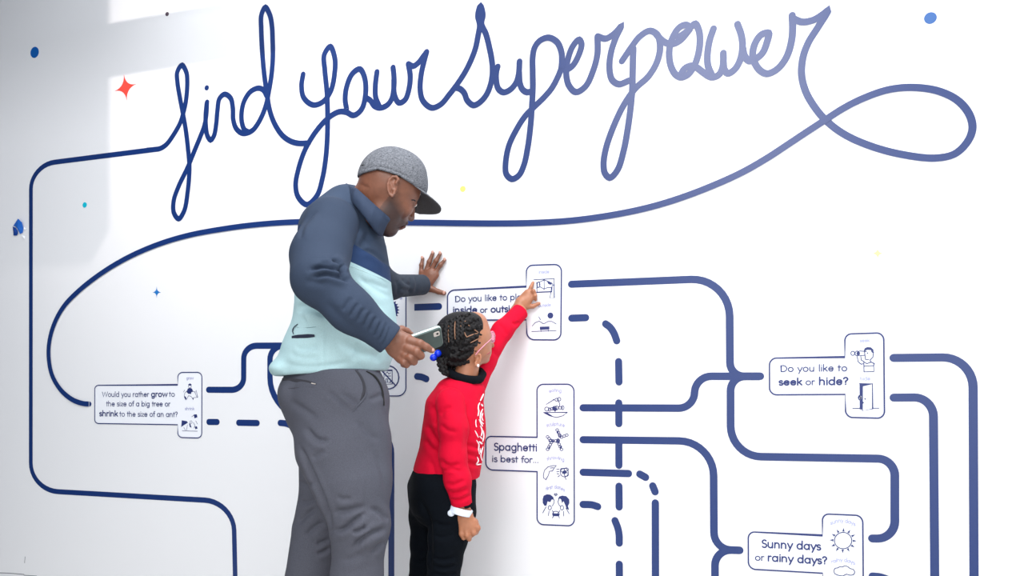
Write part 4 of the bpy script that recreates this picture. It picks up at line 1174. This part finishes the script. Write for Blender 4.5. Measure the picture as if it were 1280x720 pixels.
# ------------------------------------------------------------------ the phone
PL, PW = np.array([.106, .030, .040]), np.array([.016, .060, -.046])
PL /= np.linalg.norm(PL); PW = PW - PL * (PW @ PL); PW /= np.linalg.norm(PW)
PN = np.cross(PW, PL); PN = PN if PN[1] < 0 else -PN                # back of the phone, towards the camera
pc = P(524.5, 428.5, HY + .026)
phone = tag(empty('phone', pc), 'smartphone in dark grey-green case held in hand beside braided hair', 'phone')
def rbox(name, L, W, T, off, material, parent, rc=.011, seg=6, ctr=(0, 0)):
    out = []
    for sx, sy, a0 in ((1, 1, 0), (-1, 1, 90), (-1, -1, 180), (1, -1, 270)):
        for k in range(seg + 1):
            a = math.radians(a0 + 90 * k / seg)
            out.append((sx * (L / 2 - rc) + rc * math.cos(a), sy * (W / 2 - rc) + rc * math.sin(a)))
    n = len(out); V = []
    for o_, s in ((-T / 2, .97), (-T / 2 + T * .2, 1.0), (T / 2 - T * .2, 1.0), (T / 2, .97)):
        for a, b in out: V.append(pc + PL * (a * s + ctr[0]) + PW * (b * s + ctr[1]) + PN * (o_ + off))
    fs = [tuple(range(n)), tuple(range(3 * n, 4 * n))[::-1]]
    for l in range(3):
        for i in range(n): fs.append((l * n + i, (l + 1) * n + i, (l + 1) * n + (i + 1) % n, l * n + (i + 1) % n))
    o = link(name, V, fs, material, parent)
    return o
rbox('case', .138, .074, .0150, 0, mat('phone_case', (62, 80, 78), rough=.38, noise=.05, scale=90), phone)
rbox('side_band', .1388, .0748, .0100, -.001, mat('phone_band', (196, 214, 210), rough=.25), phone)
rbox('screen', .133, .070, .0022, -.0070, mat('phone_screen', (22, 24, 30), rough=.12), phone, rc=.010)
rbox('camera_bump', .019, .017, .0022, .0082, mat('camera_plate', (205, 198, 192), rough=.3), phone, rc=.004, ctr=(.052, -.019))
rbox('camera_lens', .007, .007, .0012, .0096, M['dark'], phone, rc=.0033, ctr=(.054, -.020))

# ------------------------------------------------------------------ the girl
M['skin_g'] = mat('skin_warm_brown', (172, 114, 84), rough=.42, noise=.07, scale=60, bump=.08, bscale=400, sss=.08)
M['hair'] = mat('black_hair', (20, 18, 20), rough=.5, noise=.35, scale=500, bump=.4, bscale=700, spec=.22)
M['parting'] = mat('hair_parting', (150, 110, 86), rough=.7)
M['red'] = mat('red_shirt_cloth', (208, 0, 45), rough=.85, noise=.05, scale=600, bump=.2, bscale=800, spec=.2)
M['legg'] = mat('black_leggings_cloth', (10, 15, 22), rough=.85, noise=.2, scale=700, bump=.25, bscale=800, spec=.08)
M['white'] = mat('white_print', (245, 240, 245), rough=.6)
M['pink'] = mat('pink_frame', (226, 150, 176), rough=.25)
M['bead'] = mat('blue_bead', (10, 50, 215), rough=.12)

girl = tag(empty('person', (P(555, 480, 3.0)[0], 3.0, 0)),
           'person with braided hair and pink glasses in red shirt reaching up to touch the panel', 'person')
gt = [(576, 493, 3.0, .072, 1.25), (569, 512, 3.0, .098, 1.15), (567.5, 540, 3.0, .104, 1.1), (564, 566, 3.0, .104, 1.1), (558, 592, 3.0, .108, 1.1)]
ga_n = [(563, 503, 2.91, .050), (567, 536, 2.875, .047), (566, 570, 2.86, .043), (572, 600, 2.86, .042), (577, 629, 2.87, .034)]
ga_f = [(590, 482, 3.08, .050), (604, 452, 3.12, .043), (628, 413.5, 3.17, .036), (650.5, 389.5, 3.225, .0315)]
gl_n = [(556, 612, 2.95, .098, 1.0), (566, 640, 2.93, .072), (560, 672, 2.93, .064), (556, 700, 2.94, .056), (554, 725, 2.94, .052), (550, 780, 2.95, .046), (548, 826, 2.95, .036)]
gl_f = [(541, 612, 3.06, .090, 1.0), (535, 645, 3.07, .064), (533, 680, 3.07, .054), (530, 705, 3.07, .046), (528, 725, 3.07, .045), (524, 780, 3.08, .040), (522, 815, 3.08, .034)]
h = .0028
Bg = Field((-.42, 2.74, -.01), (.14, 3.34, 1.36), h)
Bg.chain(S(gt, .84), k=.02); Bg.chain(S(ga_n, .76), k=.015); Bg.chain(S(ga_f, .76), k=.015)
Bg.chain(S(gl_n, .84), k=.02); Bg.chain(S(gl_f, .84), k=.02)
for lg in (gl_n, gl_f):
    c = P(*lg[-1][:3])
    Bg.cone(c, (c[0], c[1], .05), .028, .026, k=.01)
    Bg.cone((c[0] - .02, c[1], .035), (c[0] + .09, c[1], .028), .028, .020, k=.015)
Bg.cone(P(580, 484, 3.0), P(585, 450, 3.0), .046, .040, 1, .02)
Bg.ell(P(579, 424, 3.0), (.088, .076, .088), .02)
Bg.ell(P(596, 421, 3.02), (.050, .060, .058), .02)
Bg.ell(P(597, 440, 3.02), (.048, .050, .042), .02)
Bg.ell(P(594, 403, 3.015), (.040, .055, .036), .02)
Bg.cone(P(610, 421, 3.07), P(614.5, 431.5, 3.085), .007, .010, k=.010)
Bg.ell(P(604, 449, 3.045), (.022, .025, .016), .012)
Bg.ell(P(609, 441, 3.06), (.016, .020, .012), .008)
Bg.ell(P(608, 430, 3.04), (.020, .026, .020), .012)
Bg.ell(P(613.2, 420, 3.055), (.008, .013, .008), .005, sub=True)
rim = [(594, 446), (596.5, 442.6), (600, 443), (601, 447), (599.6, 452), (597, 456.4), (594.6, 457.5), (594, 453)]
for a, b in zip(rim[:-1], rim[1:]): Bg.cone(P(a[0], a[1], 2.952), P(b[0], b[1], 2.952), .0036, .0036, k=.003)
Bg.ell(P(597, 449, 2.960), (.010, .007, .018), .005)
# pointing hand on the panel
Bg.cone(wq(649, 391, .040), wq(655, 380, .030), .024, .022, 1, .01)
Bg.cone(wq(655, 379, .026), wq(662, 368.5, .020), .024, .019, .7, .012, WN)
Bg.cone(wq(658, 382, .026), wq(664, 374, .022), .018, .016, .8, .010, WN)
def hc(a, b, ra, rb, k=.003): Bg.cone(wq(*a), wq(*b), ra, rb, 1, k)
hc((663, 366, .020), (665.6, 359.5, .017), .0085, .0075); hc((665.6, 359.5, .017), (667.2, 353.6, .009), .0075, .0062)
hc((666, 369, .020), (669.6, 364.6, .026), .0085, .0078); hc((669.6, 364.6, .026), (671, 369.5, .016), .0078, .0070)
hc((667, 373, .020), (671.6, 370.6, .024), .0080, .0072); hc((671.6, 370.6, .024), (671, 375, .014), .0072, .0064)
hc((660, 384, .024), (668, 383.5, .018), .0105, .0085, .006); hc((668, 383.5, .018), (675, 379.6, .012), .0082, .0068)
# hanging hand
GY = 2.87
Bg.cone(P(577, 632, GY), P(580, 643, GY), .026, .025, .85, .01)
Bg.cone(P(581, 645, GY), P(586, 656, GY), .027, .025, .62, .01)
Bg.cone(P(577, 648, GY), P(580, 660, GY), .018, .016, .7, .01)
for ch in (((577.5, 659, GY, .0105), (577, 667, GY - .002, .0092), (579.5, 672.5, GY + .004, .0080)),
           ((583, 660, GY - .003, .0110), (584, 669, GY - .006, .0098), (586.5, 674, GY + .003, .0085)),
           ((589, 658, GY - .003, .0110), (592, 666, GY - .004, .0100), (589, 669, GY + .010, .0088)),
           ((592.5, 652, GY, .0110), (597, 660, GY, .0100), (595, 665.5, GY + .012, .0088)),
           ((586, 646, GY + .020, .0115), (594, 652, GY + .030, .0098), (597.5, 660, GY + .028, .0082))):
    Bg.chain(ch, k=.004)
V, Q = Bg.mesh(2); del Bg
put('body', V, Q, M['skin_g'], girl)
sg = Surf(V, Q)
sg.strip('lips', [[(613.4, 440), (610.5, 441.5), (608, 443)]], 2.6, mat('child_lips', (160, 84, 80), rough=.4), girl, lift=.0006)
eo = P(611.5, 420, 3.045); Ee = Field(eo - .02, eo + .02, .0012); Ee.ell(eo, (.0085, .0085, .0085), .001); v_, q_ = Ee.mesh(1)
put('eye', v_, q_, M['eye_w'], girl)
eo = P(613.4, 419.6, 3.043); Ee = Field(eo - .02, eo + .02, .0009); Ee.ell(eo, (.0038, .0042, .0045), .001); v_, q_ = Ee.mesh(1)
put('iris', v_, q_, M['dark'], girl)
eo = P(597.6, 457, 2.948); Ee = Field(eo - .02, eo + .02, .0012); Ee.ell(eo, (.0042, .0042, .0055), .001); v_, q_ = Ee.mesh(1)
put('earring', v_, q_, M['white'], girl)

# hair
Fh = Field(P(578, 430, 3.0) - .16, P(578, 430, 3.0) + .14, .0025)
Fh.ell(P(575.5, 423, 3.0), (.0925, .083, .0925), .01)
Fh.ell(P(567, 440, 3.0), (.062, .070, .055), .02)
Fh.ell(P(588, 408, 3.0), (.054, .068, .049), .01)
Fh.ell(P(556, 448, 2.99), (.024, .030, .040), .02)
bx0 = np.array([-.5, 2.8, .9])
Fh.plane(P(606, 418, 2.95), (.93, .06, .10), .006)
Fh.ell(P(612, 446, 2.96), (.052, .09, .055), .01, sub=True)
Fh.ell(P(621, 397, 3.0), (.046, .2, .026), .01, sub=True)
Fh.plane(P(592, 452, 2.94), (.6, 0, -.8), .01)
V, Q = Fh.mesh(3)
hair = put('hair', V, Q, M['hair'], girl)
sh_ = Surf(V, Q)
def braid(path, r=3.0, step=2.3, surf=sh_, lift=.002, Yc=None):
    pts = catmull(path, step)
    Ys = [Yc if Yc else surf.Y(p[0], p[1], 4) for p in pts]
    for _ in range(3): Ys = [Ys[0]] + [(Ys[i - 1] + Ys[i] + Ys[i + 1]) / 3 for i in range(1, len(Ys) - 1)] + [Ys[-1]]
    W3 = np.array([P(p[0], p[1], y - lift) for p, y in zip(pts, Ys)])
    rm = r / F * 3
    Fd = Field(W3.min(0) - .02, W3.max(0) + .02, .0016)
    for i in range(len(W3) - 1):
        d = pts[i + 1] - pts[i]; d /= np.linalg.norm(d) + 1e-9; nn = np.array([-d[1], d[0]])
        sgn = 1 if i % 2 else -1
        off = np.array([nn[0], 0, -nn[1]]) * rm * .34 * sgn
        c = (W3[i] + W3[i + 1]) / 2 + off
        ax0 = W3[i + 1] - W3[i] - off * 1.3; ax0 /= np.linalg.norm(ax0)
        t = np.array([0, -1, 0.]); ax1 = np.cross(t, ax0); ax2 = np.cross(ax0, ax1)
        e = .62 if i in (0, len(W3) - 2) else 1
        Fd.ell(c, (rm * 1.15 * e, rm * .72 * e, rm * .85 * e), .002, (ax0, ax1, ax2))
    V, Q = Fd.mesh(1)
    return put('braid', V, Q, M['hair'], girl)
for pth in ([(590, 392.5), (584, 394), (577, 397)], [(600, 400), (592, 399), (584, 401.5)], [(604, 410), (596, 407), (588, 408.5)], [(566, 397), (564, 408), (564, 420), (566, 433)], [(573, 394), (572.6, 406), (572.4, 418), (572, 431)], [(581, 391), (578, 399), (578, 410), (577, 424)],
            [(593, 398), (586, 402), (580, 406)], [(597, 408), (590, 409.5), (583, 412.5)], [(602, 417), (594, 420), (586, 424), (578, 431)],
            [(600, 427), (592, 431), (584, 435), (574, 438)], [(595, 437), (587, 441), (578, 446), (568, 448)], [(554, 404), (550.5, 415), (549.5, 428)],
            [(560, 400), (557.6, 412), (557, 424), (558, 434)], [(590, 449), (580, 453), (568, 455), (558, 452)], [(586, 457), (576, 461), (564, 462)]):
    braid(pth)
for pth, yy in (([(556, 436), (549.5, 444), (549, 455), (553.5, 467)], 2.955), ([(561, 441), (556, 452), (557, 462), (561, 471)], 2.945), ([(553, 446), (552, 458), (557, 470)], 2.935),
            ([(562, 436), (565, 434.4), (569.5, 435.5), (572, 440), (569.5, 445), (565, 445.6), (562.4, 442)], 2.925)):
    braid(pth, r=3.0, step=2.6, Yc=yy)
sh_.strip('hair_parting', [[(592.5, 399.6), (587, 400.4), (580, 402)], [(585, 406), (591, 410.6), (598.5, 416)], [(580.4, 415), (581.6, 418.4), (583.6, 421.4)], [(583, 421.6), (590, 418.6), (598, 416.4)], [(576, 402), (576.2, 412), (576, 422)], [(569, 401), (568.4, 412), (569, 424)], [(561.6, 404), (560.6, 416), (561, 428)], [(588, 428.6), (595, 425), (601, 421.4)], [(580, 437), (589, 434.4), (597, 431)]],
          1.5, M['parting'], girl, lift=.0055)
for x, y in ((547.4, 441.8), (541.8, 447.0)):
    eo = P(x, y, 2.945); Ee = Field(eo - .03, eo + .03, .0018); Ee.ell(eo, (.0125, .0125, .0125), .001); v_, q_ = Ee.mesh(1)
    put('hair_bead', v_, q_, M['bead'], girl)
# glasses
gl = empty('eyeglasses', P(610, 425, 3.0)); gl.parent = girl; gl.location = Vector(ABS[gl.name] - ABS[girl.name])
def tube(name, pts3, r, material, parent, closed=False):
    pts3 = [np.array(p, float) for p in pts3]; V, Fc = [], []; n = len(pts3); m = 8
    for i, p in enumerate(pts3):
        a = pts3[i - 1] if (closed or i) else p; b = pts3[(i + 1) % n] if (closed or i < n - 1) else p
        d = (b - a) / (np.linalg.norm(b - a) + 1e-9); u = np.cross(d, (0.1, .2, 1)); u /= np.linalg.norm(u); w = np.cross(d, u)
        for k in range(m): V.append(p + r * (u * math.cos(2 * math.pi * k / m) + w * math.sin(2 * math.pi * k / m)))
    for i in range(n if closed else n - 1):
        for k in range(m): Fc.append((i * m + k, i * m + (k + 1) % m, ((i + 1) % n) * m + (k + 1) % m, ((i + 1) % n) * m + k))
    if not closed: Fc += [tuple(range(m)), tuple(range((n - 1) * m, n * m))[::-1]]
    return link(name, V, Fc, material, parent, smooth=True)
tube('temple', [P(594.6, 443.5, 2.948), P(598, 439, 2.945), P(607, 430, 2.965), P(616.5, 421.5, 3.000)], .0016, M['pink'], gl)
rc_l = [P(615.2 + 3.0 * math.cos(a) , 421 + 7 * math.sin(a), 3.020 + .020 * math.cos(a)) for a in np.linspace(0, 2 * math.pi, 24, endpoint=False)]
tube('rim', rc_l, .0014, M['pink'], gl, closed=True)
tube('rim', [p + np.array([.001, .060, .002]) for p in rc_l], .0014, M['pink'], gl, closed=True)
tube('bridge', [rc_l[0], rc_l[0] + np.array([.003, .018, .004]), rc_l[12] + np.array([.001, .060, .002])], .0014, M['pink'], gl)
gm = bpy.data.materials.new('pink_lens'); gm.use_nodes = True
bb = gm.node_tree.nodes['Principled BSDF']; bb.inputs['Base Color'].default_value = lin((255, 205, 225)); bb.inputs['Transmission Weight'].default_value = .9; bb.inputs['Roughness'].default_value = .05
for d_ in (np.zeros(3), np.array([.001, .060, .002])):
    cc = sum(rc_l) / len(rc_l) + d_
    link('lens', [p + d_ for p in rc_l] + [p + d_ + np.array([.0012, -.0004, 0]) for p in rc_l], [tuple(range(24)), tuple(range(24, 48))[::-1]] + [(i, (i + 1) % 24, 24 + (i + 1) % 24, 24 + i) for i in range(24)], gm, gl)

# black neck band
Fn_ = Field(P(582, 470, 3.0) - .09, P(582, 470, 3.0) + .09, .0022)
mb_ = .0125
near = [(558, 461, 2.985), (563, 467, 2.955), (572, 471, 2.940), (582, 474, 2.938), (592, 475, 2.948), (600, 474.5, 2.975), (603.4, 468, 3.01)]
far = [(603.4, 468, 3.01), (600, 464, 3.045), (588, 462, 3.06), (572, 460, 3.055), (562, 459, 3.03), (558, 461, 2.985)]
for L in (near, far):
    R_ = resamp(L, 22)
    for i in range(21): Fn_.cone(P(*R_[i]), P(*R_[i + 1]), mb_, mb_, .7, .006)
V, Q = Fn_.mesh(3)
put('neck_band', V, Q, mat('black_collar_cloth', (14, 18, 24), rough=.9, noise=.2, scale=600, spec=.1), girl)

# red shirt
Fr = Field((-.42, 2.80, .60), (.02, 3.22, 1.08), .003)
Fr.chain(gt + [(552, 620, 3.0, .108, 1.1)], k=.025)
Fr.cone(P(563, 500, 2.94), P(588, 490, 3.07), .050, .050, 1, .02)
Fr.cone(P(558, 486, 2.98), P(594, 488, 3.0), .030, .032, 1.2, .02)
a, b = P(513, 586, 3), P(556, 602.5, 3); dd = b - a
Fr.plane(a, np.cross(dd, (0, 1, 0)) * (1 if np.cross(dd, (0, 1, 0))[2] < 0 else -1), .004, box=(np.array([-1, 2, 0]), P(556, 300, 3.0) + np.array([0, 2, 0])))
a, b = P(556, 602.5, 3), P(604, 596, 3); dd = b - a
Fr.plane(a, np.cross(dd, (0, 1, 0)) * (1 if np.cross(dd, (0, 1, 0))[2] < 0 else -1), .004, box=(P(556, 760, 3.0) - np.array([0, 2, 0]), np.array([2, 4, 2])))
V, Q = Fr.mesh(2)
V = folds(V, Q, [([(540, 506), (548, 522), (552, 540)], 3, .005), ([(534, 530), (542, 545), (550, 556)], 3, .005), ([(532, 548), (540, 560), (550, 566)], 3, .004),
    ([(545, 526), (549, 528), (556, 522)], 2.5, .006), ([(580, 556), (592, 558), (602, 562)], 2.6, .004), ([(580, 566), (592, 569), (601, 572)], 2.6, .004), ([(582, 576), (592, 580), (600, 580)], 2.6, .004),
    ([(548, 478), (560, 484), (572, 486)], 3, .003), ([(538, 575), (542, 585), (544, 596)], 3, .003), ([(586, 500), (584, 520), (580, 545)], 3, .004)])
put('shirt', V, Q, M['red'], girl)
sr = Surf(V, Q)
sr.strip('shirt_print', [[(604.6, 492), (602.4, 497), (600.4, 501)], [(600, 503), (597.6, 508), (598.4, 514), (597.4, 520)], [(595, 524), (594.4, 529), (595.6, 534)], [(593.6, 538), (595.4, 542), (598, 547)],
    [(595.4, 550), (598.6, 556), (598, 562), (599.4, 568)], [(603.4, 511), (600.4, 519), (600.8, 526), (604.6, 530)], [(603.6, 516), (602, 522), (604, 526)], [(600.2, 532), (602.6, 538), (601.6, 545)],
    [(604, 538), (604.6, 546), (603.4, 552)], [(599.4, 545), (602.6, 549)], [(604, 558), (602, 564), (601, 570), (602.6, 576)], [(596.4, 571), (598, 576), (595.6, 580.6), (602, 580)], [(600, 560), (600.6, 566)]],
    1.8, M['white'], girl, lift=.0012, step=1.6)
sr.strip('shirt_print', [[(601.4, 505), (603.6, 508)], [(599, 524), (603, 533)], [(598.5, 552), (603, 555)]], 2.4, M['white'], girl, lift=.0012, step=1.2)

def gsleeve(pts, cut, fl=(), k=.02):
    c = np.array([P(*p[:3]) for p in pts]); r = max(p[3] for p in pts) + .03
    Fd = Field(c.min(0) - r, c.max(0) + r, .0026); Fd.chain(pts, k=k)
    a, b = P(*pts[-2][:3]), P(*pts[-1][:3]); d = (b - a) / np.linalg.norm(b - a)
    Fd.cone(b, b + d * .03, pts[-1][3], pts[-1][3], 1, .002)
    Fd.plane(b + d * cut, d, .003); Fd.cone(b - d * .02, b + d * .05, pts[-1][3] * .86, pts[-1][3] * .86, 1, .003, sub=True)
    V, Q = Fd.mesh(2); V = folds(V, Q, fl); put('sleeve', V, Q, M['red'], girl); return Surf(V, Q)
gs = gsleeve(ga_n, .006, [([(550, 530), (560, 538), (572, 540)], 2.6, .003), ([(549, 574), (560, 582), (576, 580)], 2.6, .005), ([(550, 590), (562, 586), (578, 590)], 2.6, .004),
    ([(556, 604), (566, 606), (582, 600)], 2.4, .004), ([(558, 614), (570, 616), (586, 610)], 2.4, .004), ([(562, 624), (574, 625), (589, 618)], 2.2, .004), ([(550, 520), (556, 512), (566, 508)], 3, .004), ([(580, 520), (583, 545), (580, 570)], 4, .003)])
gs.strip('cuff_patch', [[(580.4, 634.5), (586, 632.5), (590, 629)]], 4.5, M['legg'], girl, lift=.0012)
gsleeve(ga_f, .004, [([(640, 402), (644, 405), (650, 402)], 2, .004), ([(622, 404), (630, 412), (634, 420)], 2.6, .002), ([(610, 436), (618, 440), (622, 448)], 2.6, .002)])

# white wristband
c0, c1 = P(575, 638.5, GY), P(577, 643.5, GY); d = (c1 - c0) / np.linalg.norm(c1 - c0); tilt = np.array([.28, .0, 1.0]); tilt /= np.linalg.norm(tilt)
Fw = Field(c0 - .07, c0 + .07, .002)
cw = P(576, 638.6, GY)
Fw.cone(cw - tilt * .013, cw + tilt * .013, .0385, .0385, .85, .002)
Fw.plane(cw - tilt * .012, -tilt, .003); Fw.plane(cw + tilt * .012, tilt, .003)
Fw.cone(cw - tilt * .03, cw + tilt * .03, .0335, .0335, .82, .002, sub=True)
Fw.ell(P(564, 641.5, GY - .012), (.013, .010, .012), .003)
V, Q = Fw.mesh(2); put('wristband', V, Q, mat('wristband_white', (225, 235, 250), rough=.4), girl)

# leggings
Fl = Field((-.46, 2.80, .02), (-.02, 3.20, .70), .003)
Fl.chain(gl_n, k=.02); Fl.chain(gl_f, k=.02)
Fl.chain([(552, 600, 3.0, .104, 1.1), (550, 622, 3.0, .106, 1.05)], k=.03)
Fl.cone(P(576, 606, 2.97), P(574, 640, 2.95), .048, .045, 1, .03)
Fl.plane(P(550, 588, 3.0), (0, 0, 1), .004)
Fl.plane((0, 0, .05), (0, 0, -1), .004)
V, Q = Fl.mesh(2)
V = folds(V, Q, [([(524, 620), (530, 635), (536, 650), (538, 690), (537, 720)], 3, .006), ([(540, 650), (550, 656), (566, 656)], 2.4, .003), ([(540, 668), (552, 672), (568, 668)], 2.4, .0025), ([(540, 695), (552, 700), (570, 696)], 2.2, .004), ([(540, 706), (554, 710), (572, 706)], 2.2, .004),
    ([(541, 716), (556, 719), (572, 716)], 2.2, .003), ([(516, 644), (522, 648), (530, 648)], 2.2, .003), ([(520, 684), (526, 690), (534, 690)], 2.2, .003), ([(520, 698), (526, 702), (534, 700)], 2.2, .003)])
put('leggings', V, Q, M['legg'], girl)
for lg in (gl_n, gl_f):
    c = P(*lg[-1][:3])
    Fd = Field((c[0] - .10, c[1] - .06, -.01), (c[0] + .17, c[1] + .06, .12), .003)
    Fd.cone((c[0] - .012, c[1], .05), (c[0], c[1], .085), .034, .032, 1, .02)
    Fd.cone((c[0] - .03, c[1], .042), (c[0] + .10, c[1], .034), .034, .028, 1.05, .02)
    Fd.plane((0, 0, .010), (0, 0, -1), .003)
    v_, q_ = Fd.mesh(2); shg = put('shoe', v_, q_, M['red'], girl)
    Fd = Field((c[0] - .10, c[1] - .06, -.01), (c[0] + .17, c[1] + .06, .04), .003)
    Fd.cone((c[0] - .03, c[1], .018), (c[0] + .105, c[1], .018), .037, .032, 1.05, .02)
    Fd.plane((0, 0, .001), (0, 0, -1), .002); Fd.plane((0, 0, .020), (0, 0, 1), .002)
    v_, q_ = Fd.mesh(1); put('sole', v_, q_, M['sole'], shg)
